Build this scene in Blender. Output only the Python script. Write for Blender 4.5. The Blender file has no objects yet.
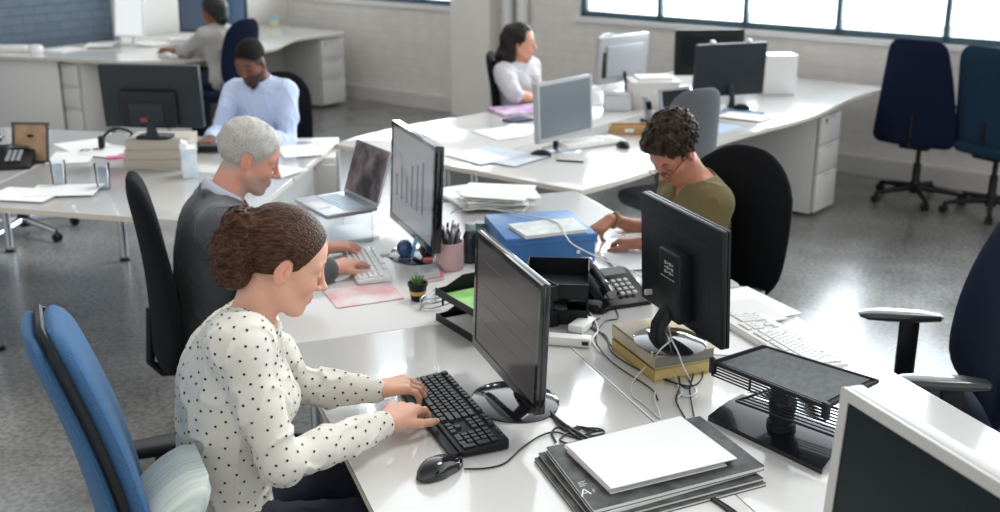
import bpy, bmesh, math, random
import numpy as np
from mathutils import Vector, Matrix
C = bpy.context.scene
PI = math.pi
R = math.radians

# ---------------------------------------------------------------- camera, light, exposure
CAM_H = 2.0
FPX = 1120.0
PITCH = math.atan(356.0 / FPX)
cam_d = bpy.data.cameras.new('camera')
cam = bpy.data.objects.new('camera', cam_d)
C.collection.objects.link(cam)
cam.location = (0, 0, CAM_H)
cam.rotation_euler = (PI / 2 - PITCH, 0, 0)
cam_d.sensor_width = 36.0
cam_d.lens = 36.0 * FPX / 1000.0
cam_d.clip_start = 0.05
cam_d.dof.use_dof = True
cam_d.dof.focus_distance = 2.75
cam_d.dof.aperture_fstop = 3.2
C.camera = cam

C.view_settings.view_transform = 'Standard'
C.view_settings.look = 'None'
C.view_settings.gamma = 1.0
C.view_settings.use_curve_mapping = False
C.view_settings.exposure = 0.20

WN = Vector((math.sin(R(39)), math.cos(R(39)), 0))      # out through the window wall
WU = Vector((-math.sin(R(51)), math.cos(R(51)), 0))     # along the window wall to the left

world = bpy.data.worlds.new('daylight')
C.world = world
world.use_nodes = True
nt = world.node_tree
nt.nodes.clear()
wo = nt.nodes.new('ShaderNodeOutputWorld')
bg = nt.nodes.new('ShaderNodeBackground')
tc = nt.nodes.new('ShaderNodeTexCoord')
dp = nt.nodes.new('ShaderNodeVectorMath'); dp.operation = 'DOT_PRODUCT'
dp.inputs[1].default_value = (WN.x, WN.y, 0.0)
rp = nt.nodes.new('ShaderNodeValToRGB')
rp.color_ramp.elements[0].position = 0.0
rp.color_ramp.elements[0].color = (1.32, 1.30, 1.27, 1)  # behind the camera: sky brightened as added fill for the window wall
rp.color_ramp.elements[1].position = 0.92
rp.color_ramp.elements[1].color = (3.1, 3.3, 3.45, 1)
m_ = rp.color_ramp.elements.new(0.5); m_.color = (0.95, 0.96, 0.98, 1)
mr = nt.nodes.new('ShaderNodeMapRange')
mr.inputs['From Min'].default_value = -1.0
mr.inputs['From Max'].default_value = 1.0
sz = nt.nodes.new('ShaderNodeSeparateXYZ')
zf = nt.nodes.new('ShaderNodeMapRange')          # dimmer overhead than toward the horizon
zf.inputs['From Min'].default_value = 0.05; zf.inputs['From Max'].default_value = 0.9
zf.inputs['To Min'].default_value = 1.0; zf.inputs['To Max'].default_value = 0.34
ml = nt.nodes.new('ShaderNodeVectorMath'); ml.operation = 'SCALE'
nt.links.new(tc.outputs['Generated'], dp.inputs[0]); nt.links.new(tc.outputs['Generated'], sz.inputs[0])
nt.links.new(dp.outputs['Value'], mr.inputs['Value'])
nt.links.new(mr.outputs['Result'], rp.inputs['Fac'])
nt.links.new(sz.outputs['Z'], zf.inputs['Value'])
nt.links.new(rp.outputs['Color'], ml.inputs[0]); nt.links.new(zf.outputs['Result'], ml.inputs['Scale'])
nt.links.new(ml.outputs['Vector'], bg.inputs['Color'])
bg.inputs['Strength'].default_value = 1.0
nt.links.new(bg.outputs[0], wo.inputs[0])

sd = bpy.data.lights.new('sun', 'SUN'); sd.energy = 1.2; sd.angle = R(18); sd.color = (1.0, 0.98, 0.94)
so = bpy.data.objects.new('sun', sd); C.collection.objects.link(so)
so.rotation_euler = Vector((-0.55, -0.45, -1.15)).to_track_quat('-Z', 'Y').to_euler()

# daylight arriving through the two runs of windows (areas stand outside the panes)
for al_, wd_, pw_ in ((8.4, 2.3, 60), (1.7, 8.2, 330)):
    ad = bpy.data.lights.new('window_daylight', 'AREA'); ad.shape = 'RECTANGLE'; ad.size = wd_; ad.size_y = 1.45
    ad.energy = pw_; ad.color = (0.93, 0.97, 1.0)
    ao = bpy.data.objects.new('window_daylight', ad); C.collection.objects.link(ao)
    ao.location = WU * al_ + WN * 8.62 + Vector((0, 0, 1.80))
    ao.rotation_euler = (-WN - Vector((0, 0, .25))).to_track_quat('-Z', 'Y').to_euler()

# ---------------------------------------------------------------- frames and pixel helper
_F = Vector((0, math.cos(PITCH), -math.sin(PITCH)))
_U = Vector((0, math.sin(PITCH), math.cos(PITCH)))
def ray(px, py): return _F * FPX + Vector((1, 0, 0)) * (px - 500) + _U * (256 - py)
def at(px, py, z):
    r = ray(px, py); t = (z - CAM_H) / r.z
    return Vector((0, 0, CAM_H)) + r * t
MD = Vector((math.sin(R(-20.2)), math.cos(R(-20.2)), 0))
ME = Vector((MD.y, -MD.x, 0))
def M(al, ac, z=0.0): return MD * al + ME * ac + Vector((0, 0, z))
def W(al, ac, z=0.0): return WU * al + WN * ac + Vector((0, 0, z))
def hit(px, py, nrm, v):
    r = ray(px, py); return Vector((0, 0, CAM_H)) + r * (v / r.dot(nrm))
MROT = R(20.2); WROT = R(51)
TOP = 0.73

# ---------------------------------------------------------------- materials
MATS = {}
def mat(name, col, rough=0.5, metal=0.0, coat=0.0, spec=0.5, noise=0.0, nscale=20.0, bump=0.0, bscale=60.0,
        sheen=0.0, emis=None, es=0.0, alpha=1.0, trans=0.0, ior=1.45, col2=None, sss=0.0, stretch=(1, 1, 1)):
    if name in MATS: return MATS[name]
    m = bpy.data.materials.new(name); m.use_nodes = True
    n = m.node_tree; b = n.nodes['Principled BSDF']
    b.inputs['Base Color'].default_value = (*col, 1)
    b.inputs['Roughness'].default_value = rough
    b.inputs['Metallic'].default_value = metal
    b.inputs['Coat Weight'].default_value = coat
    b.inputs['Coat Roughness'].default_value = 0.05
    b.inputs['Specular IOR Level'].default_value = spec
    b.inputs['Sheen Weight'].default_value = sheen
    b.inputs['IOR'].default_value = ior
    b.inputs['Transmission Weight'].default_value = trans
    b.inputs['Alpha'].default_value = alpha
    if sss:
        b.inputs['Subsurface Weight'].default_value = sss
        b.inputs['Subsurface Radius'].default_value = (0.012, 0.004, 0.002)
        b.inputs['Subsurface Scale'].default_value = 0.6
    if emis:
        b.inputs['Emission Color'].default_value = (*emis, 1); b.inputs['Emission Strength'].default_value = es
    if noise or bump:
        t = n.nodes.new('ShaderNodeTexCoord'); mp = n.nodes.new('ShaderNodeMapping')
        mp.inputs['Scale'].default_value = stretch
        n.links.new(t.outputs['Object'], mp.inputs[0])
    if noise:
        x = n.nodes.new('ShaderNodeTexNoise'); x.inputs['Scale'].default_value = nscale; x.inputs['Detail'].default_value = 5
        n.links.new(mp.outputs[0], x.inputs['Vector'])
        mx = n.nodes.new('ShaderNodeMix'); mx.data_type = 'RGBA'
        c2 = col2 if col2 else tuple(c * (1 - noise) for c in col)
        mx.inputs['A'].default_value = (*c2, 1); mx.inputs['B'].default_value = (*col, 1)
        rr = n.nodes.new('ShaderNodeMapRange'); rr.inputs['From Min'].default_value = 0.35; rr.inputs['From Max'].default_value = 0.65
        n.links.new(x.outputs['Fac'], rr.inputs['Value'])
        n.links.new(rr.outputs['Result'], mx.inputs['Factor']); n.links.new(mx.outputs['Result'], b.inputs['Base Color'])
    if bump:
        x2 = n.nodes.new('ShaderNodeTexNoise'); x2.inputs['Scale'].default_value = bscale; x2.inputs['Detail'].default_value = 4
        n.links.new(mp.outputs[0], x2.inputs['Vector'])
        bp = n.nodes.new('ShaderNodeBump'); bp.inputs['Strength'].default_value = bump; bp.inputs['Distance'].default_value = 0.01
        n.links.new(x2.outputs['Fac'], bp.inputs['Height']); n.links.new(bp.outputs[0], b.inputs['Normal'])
    MATS[name] = m
    return m

def vcol_mat(name, rough=0.5, sss=0.0, bump=0.0, bscale=80, sheen=0.0, spec=0.4, stretch=(1, 1, 1)):
    m = mat(name, (1, 1, 1), rough, sss=sss, bump=bump, bscale=bscale, sheen=sheen, spec=spec, stretch=stretch)
    n = m.node_tree; a = n.nodes.new('ShaderNodeVertexColor'); a.layer_name = 'Col'
    n.links.new(a.outputs['Color'], n.nodes['Principled BSDF'].inputs['Base Color'])
    return m

def brick_mat(name, c1, c2, mortar, scale=1.0, bump=0.5, axis=WU):
    m = bpy.data.materials.new(name); m.use_nodes = True
    n = m.node_tree; b = n.nodes['Principled BSDF']; b.inputs['Roughness'].default_value = 0.55
    t = n.nodes.new('ShaderNodeTexCoord')
    br = n.nodes.new('ShaderNodeTexBrick')
    br.inputs['Color1'].default_value = (*c1, 1); br.inputs['Color2'].default_value = (*c2, 1); br.inputs['Mortar'].default_value = (*mortar, 1)
    br.inputs['Scale'].default_value = 1.0; br.inputs['Mortar Size'].default_value = 0.006
    br.inputs['Brick Width'].default_value = 0.23; br.inputs['Row Height'].default_value = 0.078
    sx = n.nodes.new('ShaderNodeSeparateXYZ'); cb = n.nodes.new('ShaderNodeCombineXYZ')
    n.links.new(t.outputs['Object'], sx.inputs[0])
    n.links.new(sx.outputs['X'], cb.inputs['X']); n.links.new(sx.outputs['Z'], cb.inputs['Y'])
    ns = n.nodes.new('ShaderNodeTexNoise'); ns.inputs['Scale'].default_value = 9
    n.links.new(t.outputs['Object'], ns.inputs['Vector'])
    n.links.new(cb.outputs[0], br.inputs['Vector'])
    mx = n.nodes.new('ShaderNodeMix'); mx.data_type = 'RGBA'; mx.inputs['Factor'].default_value = 0.18
    n.links.new(br.outputs['Color'], mx.inputs['A']); n.links.new(ns.outputs['Fac'], mx.inputs['B'])
    mx.blend_type = 'MULTIPLY'
    n.links.new(mx.outputs['Result'], b.inputs['Base Color'])
    bp = n.nodes.new('ShaderNodeBump'); bp.inputs['Strength'].default_value = bump; bp.inputs['Distance'].default_value = 0.008
    inv = n.nodes.new('ShaderNodeMath'); inv.operation = 'SUBTRACT'; inv.inputs[0].default_value = 1.0
    n.links.new(br.outputs['Fac'], inv.inputs[1]); 
    ad = n.nodes.new('ShaderNodeMath'); ad.operation = 'ADD'
    n.links.new(inv.outputs[0], ad.inputs[0]); n.links.new(ns.outputs['Fac'], ad.inputs[1])
    n.links.new(ad.outputs[0], bp.inputs['Height']); n.links.new(bp.outputs[0], b.inputs['Normal'])
    return m

def floor_mat():
    m = bpy.data.materials.new('polished concrete'); m.use_nodes = True
    n = m.node_tree; b = n.nodes['Principled BSDF']
    t = n.nodes.new('ShaderNodeTexCoord')
    big = n.nodes.new('ShaderNodeTexNoise'); big.inputs['Scale'].default_value = 1.3; big.inputs['Detail'].default_value = 6; big.inputs['Roughness'].default_value = 0.6
    fine = n.nodes.new('ShaderNodeTexNoise'); fine.inputs['Scale'].default_value = 42; fine.inputs['Detail'].default_value = 4
    vo = n.nodes.new('ShaderNodeTexVoronoi'); vo.inputs['Scale'].default_value = 70
    for x in (big, fine, vo): n.links.new(t.outputs['Object'], x.inputs['Vector'])
    r1 = n.nodes.new('ShaderNodeValToRGB')
    r1.color_ramp.elements[0].position = 0.36; r1.color_ramp.elements[0].color = (0.165, 0.168, 0.168, 1)
    r1.color_ramp.elements[1].position = 0.66; r1.color_ramp.elements[1].color = (0.30, 0.305, 0.305, 1)
    n.links.new(big.outputs['Fac'], r1.inputs['Fac'])
    r2 = n.nodes.new('ShaderNodeValToRGB')
    r2.color_ramp.elements[0].position = 0.36; r2.color_ramp.elements[0].color = (0.62, 0.60, 0.56, 1)
    r2.color_ramp.elements[1].position = 0.60; r2.color_ramp.elements[1].color = (1.1, 1.08, 1.05, 1)
    n.links.new(fine.outputs['Fac'], r2.inputs['Fac'])
    mx = n.nodes.new('ShaderNodeMix'); mx.data_type = 'RGBA'; mx.blend_type = 'MULTIPLY'; mx.inputs['Factor'].default_value = 0.9
    n.links.new(r1.outputs[0], mx.inputs['A']); n.links.new(r2.outputs[0], mx.inputs['B'])
    n.links.new(mx.outputs['Result'], b.inputs['Base Color'])
    rr = n.nodes.new('ShaderNodeMapRange'); rr.inputs['To Min'].default_value = 0.10; rr.inputs['To Max'].default_value = 0.34
    n.links.new(big.outputs['Fac'], rr.inputs['Value']); n.links.new(rr.outputs['Result'], b.inputs['Roughness'])
    b.inputs['Specular IOR Level'].default_value = 0.9
    bp = n.nodes.new('ShaderNodeBump'); bp.inputs['Strength'].default_value = 0.03; bp.inputs['Distance'].default_value = 0.01
    n.links.new(fine.outputs['Fac'], bp.inputs['Height']); n.links.new(bp.outputs[0], b.inputs['Normal'])
    return m

DESK = mat('white laminate', (0.66, 0.652, 0.63), 0.20, coat=0.5, spec=0.55, noise=0.03, nscale=3)
EDGE = mat('pale wood edge band', (0.62, 0.58, 0.50), 0.5)
STEELW = mat('white painted steel', (0.72, 0.72, 0.70), 0.35)
GREYP = mat('pale grey painted panel', (0.50, 0.50, 0.49), 0.45)
CHROME = mat('brushed steel', (0.55, 0.58, 0.62), 0.25, metal=1.0)
BLK = mat('matt black plastic', (0.009, 0.010, 0.012), 0.42, spec=.3, bump=0.03, bscale=400)
BLKG = mat('gloss black plastic', (0.008, 0.008, 0.010), 0.12, coat=0.6)
SILV = mat('silver plastic', (0.36, 0.37, 0.39), 0.35, spec=0.5)
SILVD = mat('grey silver plastic', (0.30, 0.32, 0.34), 0.35)
WHP = mat('white plastic', (0.78, 0.78, 0.76), 0.3)
PAPER = mat('white paper', (0.80, 0.80, 0.79), 0.7)
PAPER2 = mat('off white paper', (0.70, 0.70, 0.67), 0.75)
FAB_NAVY = mat('navy chair fabric', (0.006, 0.012, 0.036), 0.9, spec=.2, sheen=0.0, noise=0.3, nscale=250, bump=0.15, bscale=500)
FAB_TEAL = mat('dark teal blue chair fabric', (0.014, 0.042, 0.078), 0.9, spec=.2, sheen=0.0, noise=0.3, nscale=250, bump=0.15, bscale=500)
FAB_BLUE = mat('mid blue chair fabric', (0.055, 0.145, 0.29), 0.9, spec=.25, sheen=0.08, noise=0.35, nscale=350, bump=0.25, bscale=600)
FAB_BLK = mat('black chair fabric', (0.007, 0.008, 0.010), 0.9, spec=.2, sheen=0.0, noise=0.3, nscale=300, bump=0.12, bscale=500)
FAB_GREY = mat('grey chair fabric', (0.13, 0.14, 0.15), 0.8, sheen=0.1, noise=0.2, nscale=300, bump=0.15, bscale=500)
CABLE_B = mat('black cable', (0.012, 0.012, 0.013), 0.4)
CABLE_W = mat('white cable', (0.65, 0.65, 0.62), 0.4)
BLUEP = mat('blue box board', (0.05, 0.17, 0.42), 0.45, noise=0.15, nscale=12)
GLASS = mat('clear glass', (0.95, 0.98, 1.0), 0.02, trans=1.0, ior=1.45)

PANE = bpy.data.materials.new('window glass'); PANE.use_nodes = True
_n = PANE.node_tree; _n.nodes.clear()
_o = _n.nodes.new('ShaderNodeOutputMaterial'); _m = _n.nodes.new('ShaderNodeMixShader'); _t = _n.nodes.new('ShaderNodeBsdfTransparent'); _g = _n.nodes.new('ShaderNodeBsdfGlossy')
_g.inputs['Roughness'].default_value = 0.03; _t.inputs['Color'].default_value = (.95, .98, 1, 1); _f = _n.nodes.new('ShaderNodeFresnel'); _f.inputs['IOR'].default_value = 1.3
_n.links.new(_f.outputs[0], _m.inputs[0]); _n.links.new(_t.outputs[0], _m.inputs[1]); _n.links.new(_g.outputs[0], _m.inputs[2]); _n.links.new(_m.outputs[0], _o.inputs[0])

# ---------------------------------------------------------------- mesh helpers
col = C.collection
def obj(name, bm, m, parent=None, smooth=True, loc=None, rot=None):
    me = bpy.data.meshes.new(name)
    bm.normal_update()
    bm.to_mesh(me); bm.free()
    for mm in (m if isinstance(m, (list, tuple)) else [m]): me.materials.append(mm)
    if smooth:
        for p in me.polygons: p.use_smooth = True
        try: me.set_sharp_from_angle(angle=R(35))
        except Exception: pass
    o = bpy.data.objects.new(name, me); col.objects.link(o)
    if parent: o.parent = parent
    if loc is not None: o.location = loc
    if rot is not None: o.rotation_euler = rot
    return o
def tag(o, label, cat, group=None, kind=None):
    o['label'] = label
    if cat: o['category'] = cat
    if group: o['group'] = group
    if kind: o['kind'] = kind
    return o
def thing(name, label, cat, loc=(0, 0, 0), rz=0.0, group=None):
    o = bpy.data.objects.new(name, None); col.objects.link(o)
    o.empty_display_size = 0.1
    o.location = loc; o.rotation_euler = (0, 0, rz)
    return tag(o, label, cat, group)
def struct(name, bm, m, loc=None, rz=0.0, smooth=False):
    o = obj(name, bm, m, smooth=smooth)
    if loc is not None: o.location = loc
    o.rotation_euler = (0, 0, rz); o['kind'] = 'structure'
    return o
def copy_tree(o, parent=None):
    c = o.copy(); col.objects.link(c)
    if parent: c.parent = parent
    for ch in list(o.children): copy_tree(ch, c)
    return c
def nb(): return bmesh.new()
def addbox(bm, c, s, bev=0.0, rot=None, seg=2, mi=0):
    r = bmesh.ops.create_cube(bm, size=1.0)
    vs = r['verts']
    bmesh.ops.scale(bm, vec=Vector(s), verts=vs)
    if bev > 0:
        es = list({e for v in vs for e in v.link_edges})
        rr = bmesh.ops.bevel(bm, geom=es, offset=min(bev, min(s) * 0.49), segments=seg, profile=0.5, affect='EDGES')
        vs = list({v for f in rr['faces'] for v in f.verts} | {v for v in vs if v.is_valid})
        st = list(vs); seen = set(vs)
        while st:
            v = st.pop()
            for e in v.link_edges:
                w = e.other_vert(v)
                if w not in seen: seen.add(w); st.append(w)
        vs = list(seen)
    if rot is not None: bmesh.ops.rotate(bm, cent=(0, 0, 0), matrix=rot, verts=vs)
    bmesh.ops.translate(bm, vec=Vector(c), verts=vs)
    if mi:
        for f in {f for v in vs for f in v.link_faces}: f.material_index = mi
    return vs
def box(c, s, bev=0.0, rot=None, seg=2):
    bm = nb(); addbox(bm, c, s, bev, rot, seg); return bm
def RX(a): return Matrix.Rotation(a, 3, 'X')
def RY(a): return Matrix.Rotation(a, 3, 'Y')
def RZ(a): return Matrix.Rotation(a, 3, 'Z')
def addprism(bm, pts, z0, z1, bev=0.0, mi=0):
    a = [bm.verts.new((p[0], p[1], z0)) for p in pts]; b = [bm.verts.new((p[0], p[1], z1)) for p in pts]
    n = len(pts); area = sum(pts[i][0] * pts[(i + 1) % n][1] - pts[(i + 1) % n][0] * pts[i][1] for i in range(n))
    fs = []
    if area < 0: a.reverse(); b.reverse()
    fs.append(bm.faces.new(list(reversed(a)))); top = bm.faces.new(b); fs.append(top)
    for i in range(n): fs.append(bm.faces.new((a[i], a[(i + 1) % n], b[(i + 1) % n], b[i])))
    for f in fs: f.material_index = mi
    if bev:
        es = list(top.edges) + list(fs[0].edges)
        bmesh.ops.bevel(bm, geom=es, offset=bev, segments=2, profile=0.5, affect='EDGES')
    return bm
def rrect(w, h, r, n=5, cx=0, cy=0):
    out = []
    for sx, sy, a0 in ((1, 1, 0), (-1, 1, 90), (-1, -1, 180), (1, -1, 270)):
        for i in range(n + 1):
            a = R(a0 + 90 * i / n)
            out.append((cx + sx * (w / 2 - r) + r * math.cos(a), cy + sy * (h / 2 - r) + r * math.sin(a)))
    return out
def round_poly(pts, r, n=4):
    out = []; N = len(pts)
    for i in range(N):
        p = Vector(pts[i]); a = Vector(pts[i - 1]); b = Vector(pts[(i + 1) % N])
        rr = min(r, (a - p).length * .45, (b - p).length * .45)
        p0 = p + (a - p).normalized() * rr; p1 = p + (b - p).normalized() * rr
        for k in range(n + 1):
            t = k / n; q = (1 - t) ** 2 * p0 + 2 * t * (1 - t) * p + t * t * p1; out.append((q.x, q.y))
    return out
def catmull(pts, n=8):
    P = [Vector(p) for p in pts]; P = [P[0] * 2 - P[1]] + P + [P[-1] * 2 - P[-2]]
    out = []
    for i in range(1, len(P) - 2):
        for k in range(n):
            t = k / n
            out.append(0.5 * ((2 * P[i]) + (-P[i - 1] + P[i + 1]) * t + (2 * P[i - 1] - 5 * P[i] + 4 * P[i + 1] - P[i + 2]) * t * t + (-P[i - 1] + 3 * P[i] - 3 * P[i + 1] + P[i + 2]) * t ** 3))
    out.append(P[-2]); return out
def addtube(bm, pts, rad, sides=8, mi=0, cap=True):
    P = [Vector(p) for p in pts]; n = len(P)
    rr = rad if isinstance(rad, (list, tuple)) else [rad] * n
    t0 = (P[1] - P[0]).normalized(); up = Vector((0, 0, 1)) if abs(t0.z) < .9 else Vector((1, 0, 0))
    x = t0.cross(up).normalized(); rings = []
    for i in range(n):
        t = (P[min(i + 1, n - 1)] - P[max(i - 1, 0)]).normalized()
        x = (x - t * x.dot(t)).normalized(); y = t.cross(x)
        rings.append([bm.verts.new(P[i] + (x * math.cos(2 * PI * k / sides) + y * math.sin(2 * PI * k / sides)) * rr[i]) for k in range(sides)])
    for i in range(n - 1):
        for k in range(sides):
            f = bm.faces.new((rings[i][k], rings[i][(k + 1) % sides], rings[i + 1][(k + 1) % sides], rings[i + 1][k])); f.material_index = mi
    if cap:
        for f in (bm.faces.new(list(reversed(rings[0]))), bm.faces.new(rings[-1])): f.material_index = mi
    return bm
def tube(pts, rad, sides=8): return addtube(nb(), pts, rad, sides)
def addlathe(bm, prof, seg=24, c=(0, 0, 0), sx=1.0, sy=1.0, mi=0):
    rings = []
    for r, z in prof:
        if r < 1e-6: rings.append([bm.verts.new((c[0], c[1], c[2] + z))])
        else: rings.append([bm.verts.new((c[0] + r * sx * math.cos(2 * PI * k / seg), c[1] + r * sy * math.sin(2 * PI * k / seg), c[2] + z)) for k in range(seg)])
    for a, b in zip(rings, rings[1:]):
        for k in range(seg):
            k2 = (k + 1) % seg
            if len(a) == 1 and len(b) == 1: continue
            if len(a) == 1: f = bm.faces.new((a[0], b[k2], b[k]))
            elif len(b) == 1: f = bm.faces.new((a[k], a[k2], b[0]))
            else: f = bm.faces.new((a[k], a[k2], b[k2], b[k]))
            f.material_index = mi
    return bm
def lathe(prof, seg=24, **k): return addlathe(nb(), prof, seg, **k)
def loft(rings, closed=True, cap=True):
    bm = nb(); vr = [[bm.verts.new(p) for p in r] for r in rings]; n = len(vr[0])
    for a, b in zip(vr, vr[1:]):
        for k in range(n if closed else n - 1):
            bm.faces.new((a[k], a[(k + 1) % n], b[(k + 1) % n], b[k]))
    if cap: bm.faces.new(list(reversed(vr[0]))); bm.faces.new(vr[-1])
    bmesh.ops.recalc_face_normals(bm, faces=bm.faces)
    return bm
def sheet(pts, z, th=0.0008, rag=0.0):
    bm = nb(); addprism(bm, pts, z, z + th); return bm

# ---------------------------------------------------------------- the room
fl = nb(); addbox(fl, (0, 6, -0.05), (30, 26, 0.1)); struct('floor', fl, floor_mat())
WALLC = brick_mat('cream painted brick', (0.80, 0.775, 0.73), (0.77, 0.745, 0.70), (0.74, 0.715, 0.68), bump=0.25)
BLUEW = brick_mat('blue grey painted brick', (0.15, 0.20, 0.26), (0.12, 0.17, 0.225), (0.09, 0.13, 0.18), bump=0.5)
PLAST = mat('cream plaster', (0.78, 0.755, 0.71), 0.6, noise=0.05, nscale=4)
WFR = mat('blue grey window frame', (0.055, 0.10, 0.13), 0.4)
AC = 8.30                                     # the window wall
# wall built in a local frame: X along the wall to the right (-WU), Y outward (WN)
wrot = math.atan2(-WU.y, -WU.x)
def WX(al): return -al
wb = nb()
def wseg(b, al0, al1, z0, z1, y0=0.0, y1=0.35): addbox(b, (-(al0 + al1) / 2, (y0 + y1) / 2, (z0 + z1) / 2), (abs(al1 - al0), y1 - y0, z1 - z0))
Z0, Z1, ZT = 1.01, 2.55, 3.3
wseg(wb, 9.8, -3.0, 0, Z0); wseg(wb, 9.8, -3.0, Z1, ZT)
wseg(wb, 9.8, 9.62, Z0, Z1); wseg(wb, 7.22, 5.83, Z0, Z1); wseg(wb, -2.6, -3.0, Z0, Z1)
wall_b = struct('wall_back', wb, WALLC, loc=W(0, AC), rz=wrot)
pb = nb(); wseg(pb, 7.20, 6.72, 0, ZT, -0.16, 0.05)
struct('wall_pier', pb, PLAST, loc=W(0, AC), rz=wrot)
lb = nb(); addbox(lb, (0, 0.15, ZT / 2), (7.15, 0.3, ZT))
struct('wall_left', lb, BLUEW, loc=W(9.72, 2.58), rz=math.atan2(WN.y, WN.x))
lb = nb(); addbox(lb, (0, 0.15, ZT / 2), (2.15, 0.3, ZT))
struct('wall_left_end', lb, PLAST, loc=W(9.72, 7.23), rz=math.atan2(WN.y, WN.x))
lb = nb(); addbox(lb, (0, 0, ZT / 2), (0.16, 0.12, ZT), bev=0.01)
struct('trim_1', lb, mat('white trim paint', (0.66, 0.66, 0.65), 0.4), loc=W(9.67, 6.20), rz=math.atan2(WN.y, WN.x))
bb = nb()
for a0, a1 in ((9.72, 7.20), (6.72, -3.0)): wseg(bb, a0, a1, 0, 0.13, -0.07, 0.0)
struct('baseboard_back', bb, mat('painted plinth', (0.62, 0.61, 0.59), 0.6, noise=0.08, nscale=5), loc=W(0, AC), rz=wrot)
bb = nb()
wseg(bb, 9.64, 7.20, 0.975, 1.015, -0.035, 0.1); wseg(bb, 5.86, -2.62, 0.975, 1.015, -0.035, 0.1)
struct('trim_2', bb, mat('white sill paint', (0.74, 0.74, 0.73), 0.35), loc=W(0, AC), rz=wrot)
def window(name, a_hi, a_lo, mull):
    e = bpy.data.objects.new(name, None); col.objects.link(e); e['kind'] = 'structure'
    e.location = W(0, AC); e.rotation_euler = (0, 0, wrot)
    b = nb()
    y0, y1 = 0.05, 0.10
    wseg(b, a_hi, a_lo, Z0, Z0 + 0.055, y0, y1); wseg(b, a_hi, a_lo, Z1 - 0.05, Z1, y0, y1)
    wseg(b, a_hi, a_hi - 0.05, Z0, Z1, y0, y1); wseg(b, a_lo + 0.05, a_lo, Z0, Z1, y0, y1)
    for a in mull: wseg(b, a + 0.02, a - 0.02, Z0, Z1, y0, y1)
    wseg(b, a_hi, a_lo, 1.78, 1.82, y0, y1)
    obj('window_frame', b, WFR, e, smooth=False)
    ms = [a_hi] + list(mull) + [a_lo]
    for p, q in zip(ms, ms[1:]):
        g = nb(); wseg(g, p - 0.02, q + 0.02, Z0 + 0.05, Z1 - 0.04, 0.072, 0.078); obj('pane', g, PANE, e, smooth=False)
window('window_1', 9.62, 7.22, [8.57, 7.77])
window('window_2', 5.83, -2.6, [5.03, 4.23, 3.45, 2.64, 1.84, 1.04, 0.24, -0.56, -1.36, -2.0])
for al, lab in ((6.57, 'left white vertical pipe on the wall beside the pier'), (6.40, 'right white vertical pipe on the wall, nearer the wide window')):
    p = W(al, AC - 0.07)
    o = obj('wall_pipe', tube([(0, 0, 0), (0, 0, ZT)], 0.05, 16), STEELW, loc=p); o['kind'] = 'structure'

# ---------------------------------------------------------------- desks
def desk(name, label, poly, z, group, legs=True, legpos=None, th=0.025):
    """poly in world xy; one worktop with its own steel legs"""
    cx = sum(p[0] for p in poly) / len(poly); cy = sum(p[1] for p in poly) / len(poly)
    t = thing(name, label, 'desk', (cx, cy, 0), 0, group)
    loc = [(p[0] - cx, p[1] - cy) for p in poly]
    b = nb(); addprism(b, loc, z - th, z, bev=0.002); obj('tabletop', b, DESK, t)
    b = nb()
    n = len(loc)
    for i in range(n):      # pale edge band, a thin strip wrapping the worktop edge
        p = Vector(loc[i]); q = Vector(loc[(i + 1) % n]); dd = (q - p)
        if dd.length < 1e-4: continue
        nn = Vector((dd.y, -dd.x)).normalized()
        area = sum(loc[k][0] * loc[(k + 1) % n][1] - loc[(k + 1) % n][0] * loc[k][1] for k in range(n))
        if area < 0: nn = -nn
        o1 = nn * 0.0012
        vs = [b.verts.new((p.x + o1.x, p.y + o1.y, z - th + .002)), b.verts.new((q.x + o1.x, q.y + o1.y, z - th + .002)),
              b.verts.new((q.x + o1.x, q.y + o1.y, z - .0025)), b.verts.new((p.x + o1.x, p.y + o1.y, z - .0025))]
        b.faces.new(vs)
    bmesh.ops.recalc_face_normals(b, faces=b.faces)
    obj('edge_band', b, EDGE, t)
    for (lx, ly) in (legpos or []):
        b = nb(); addtube(b, [(lx - cx, ly - cy, z - th), (lx - cx, ly - cy, 0.02)], 0.022, 12)
        lg = obj('leg', b, CHROME, t)
        obj('foot_pad', lathe([(0, 0), (0.03, 0), (0.03, 0.012), (0.02, 0.022), (0, 0.022)], 14, c=(lx - cx, ly - cy, 0)), BLK, lg)
    return t
def framepoly(fn, pts): return [(fn(a, c).x, fn(a, c).y) for a, c in pts]
def rect_desk(name, label, fn, a0, a1, c0, c1, group, rnd=(), legs=((0, 0), (0, 1), (1, 0), (1, 1)), inset=0.09, extra=None):
    g = 0.002
    pts = extra or [(a0 + g, c0 + g), (a1 - g, c0 + g), (a1 - g, c1 - g), (a0 + g, c1 - g)]
    poly = framepoly(fn, pts)
    if rnd: poly = round_poly(poly, rnd)
    lp = []
    for i, j in legs:
        p = fn(a0 + inset + i * (a1 - a0 - 2 * inset), c0 + inset + j * (c1 - c0 - 2 * inset)); lp.append((p.x, p.y))
    return desk(name, label, poly, TOP, group, legpos=lp)
G1 = 'worktops of the front desk island'
rect_desk('desk', 'white front island worktop under the black keyboard, mouse and the seated woman in dots', M, 1.75, 3.15, 0.485, 1.265, G1, rnd=0.02)
rect_desk('desk', 'white front island worktop where the grey-haired man types, with the raised laptop', M, 3.15, 4.62, 0.485, 1.265, G1, rnd=0.02, extra=[(3.152, .487), (4.28, .487), (4.62, .80), (4.62, 1.263), (3.152, 1.263)], legs=((0, 0), (0, 1), (1, 1)))
rect_desk('desk', 'white front island worktop at the bottom edge under the silver-framed monitor', M, 0.95, 1.75, 0.485, 1.265, G1, rnd=0.02)
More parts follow.
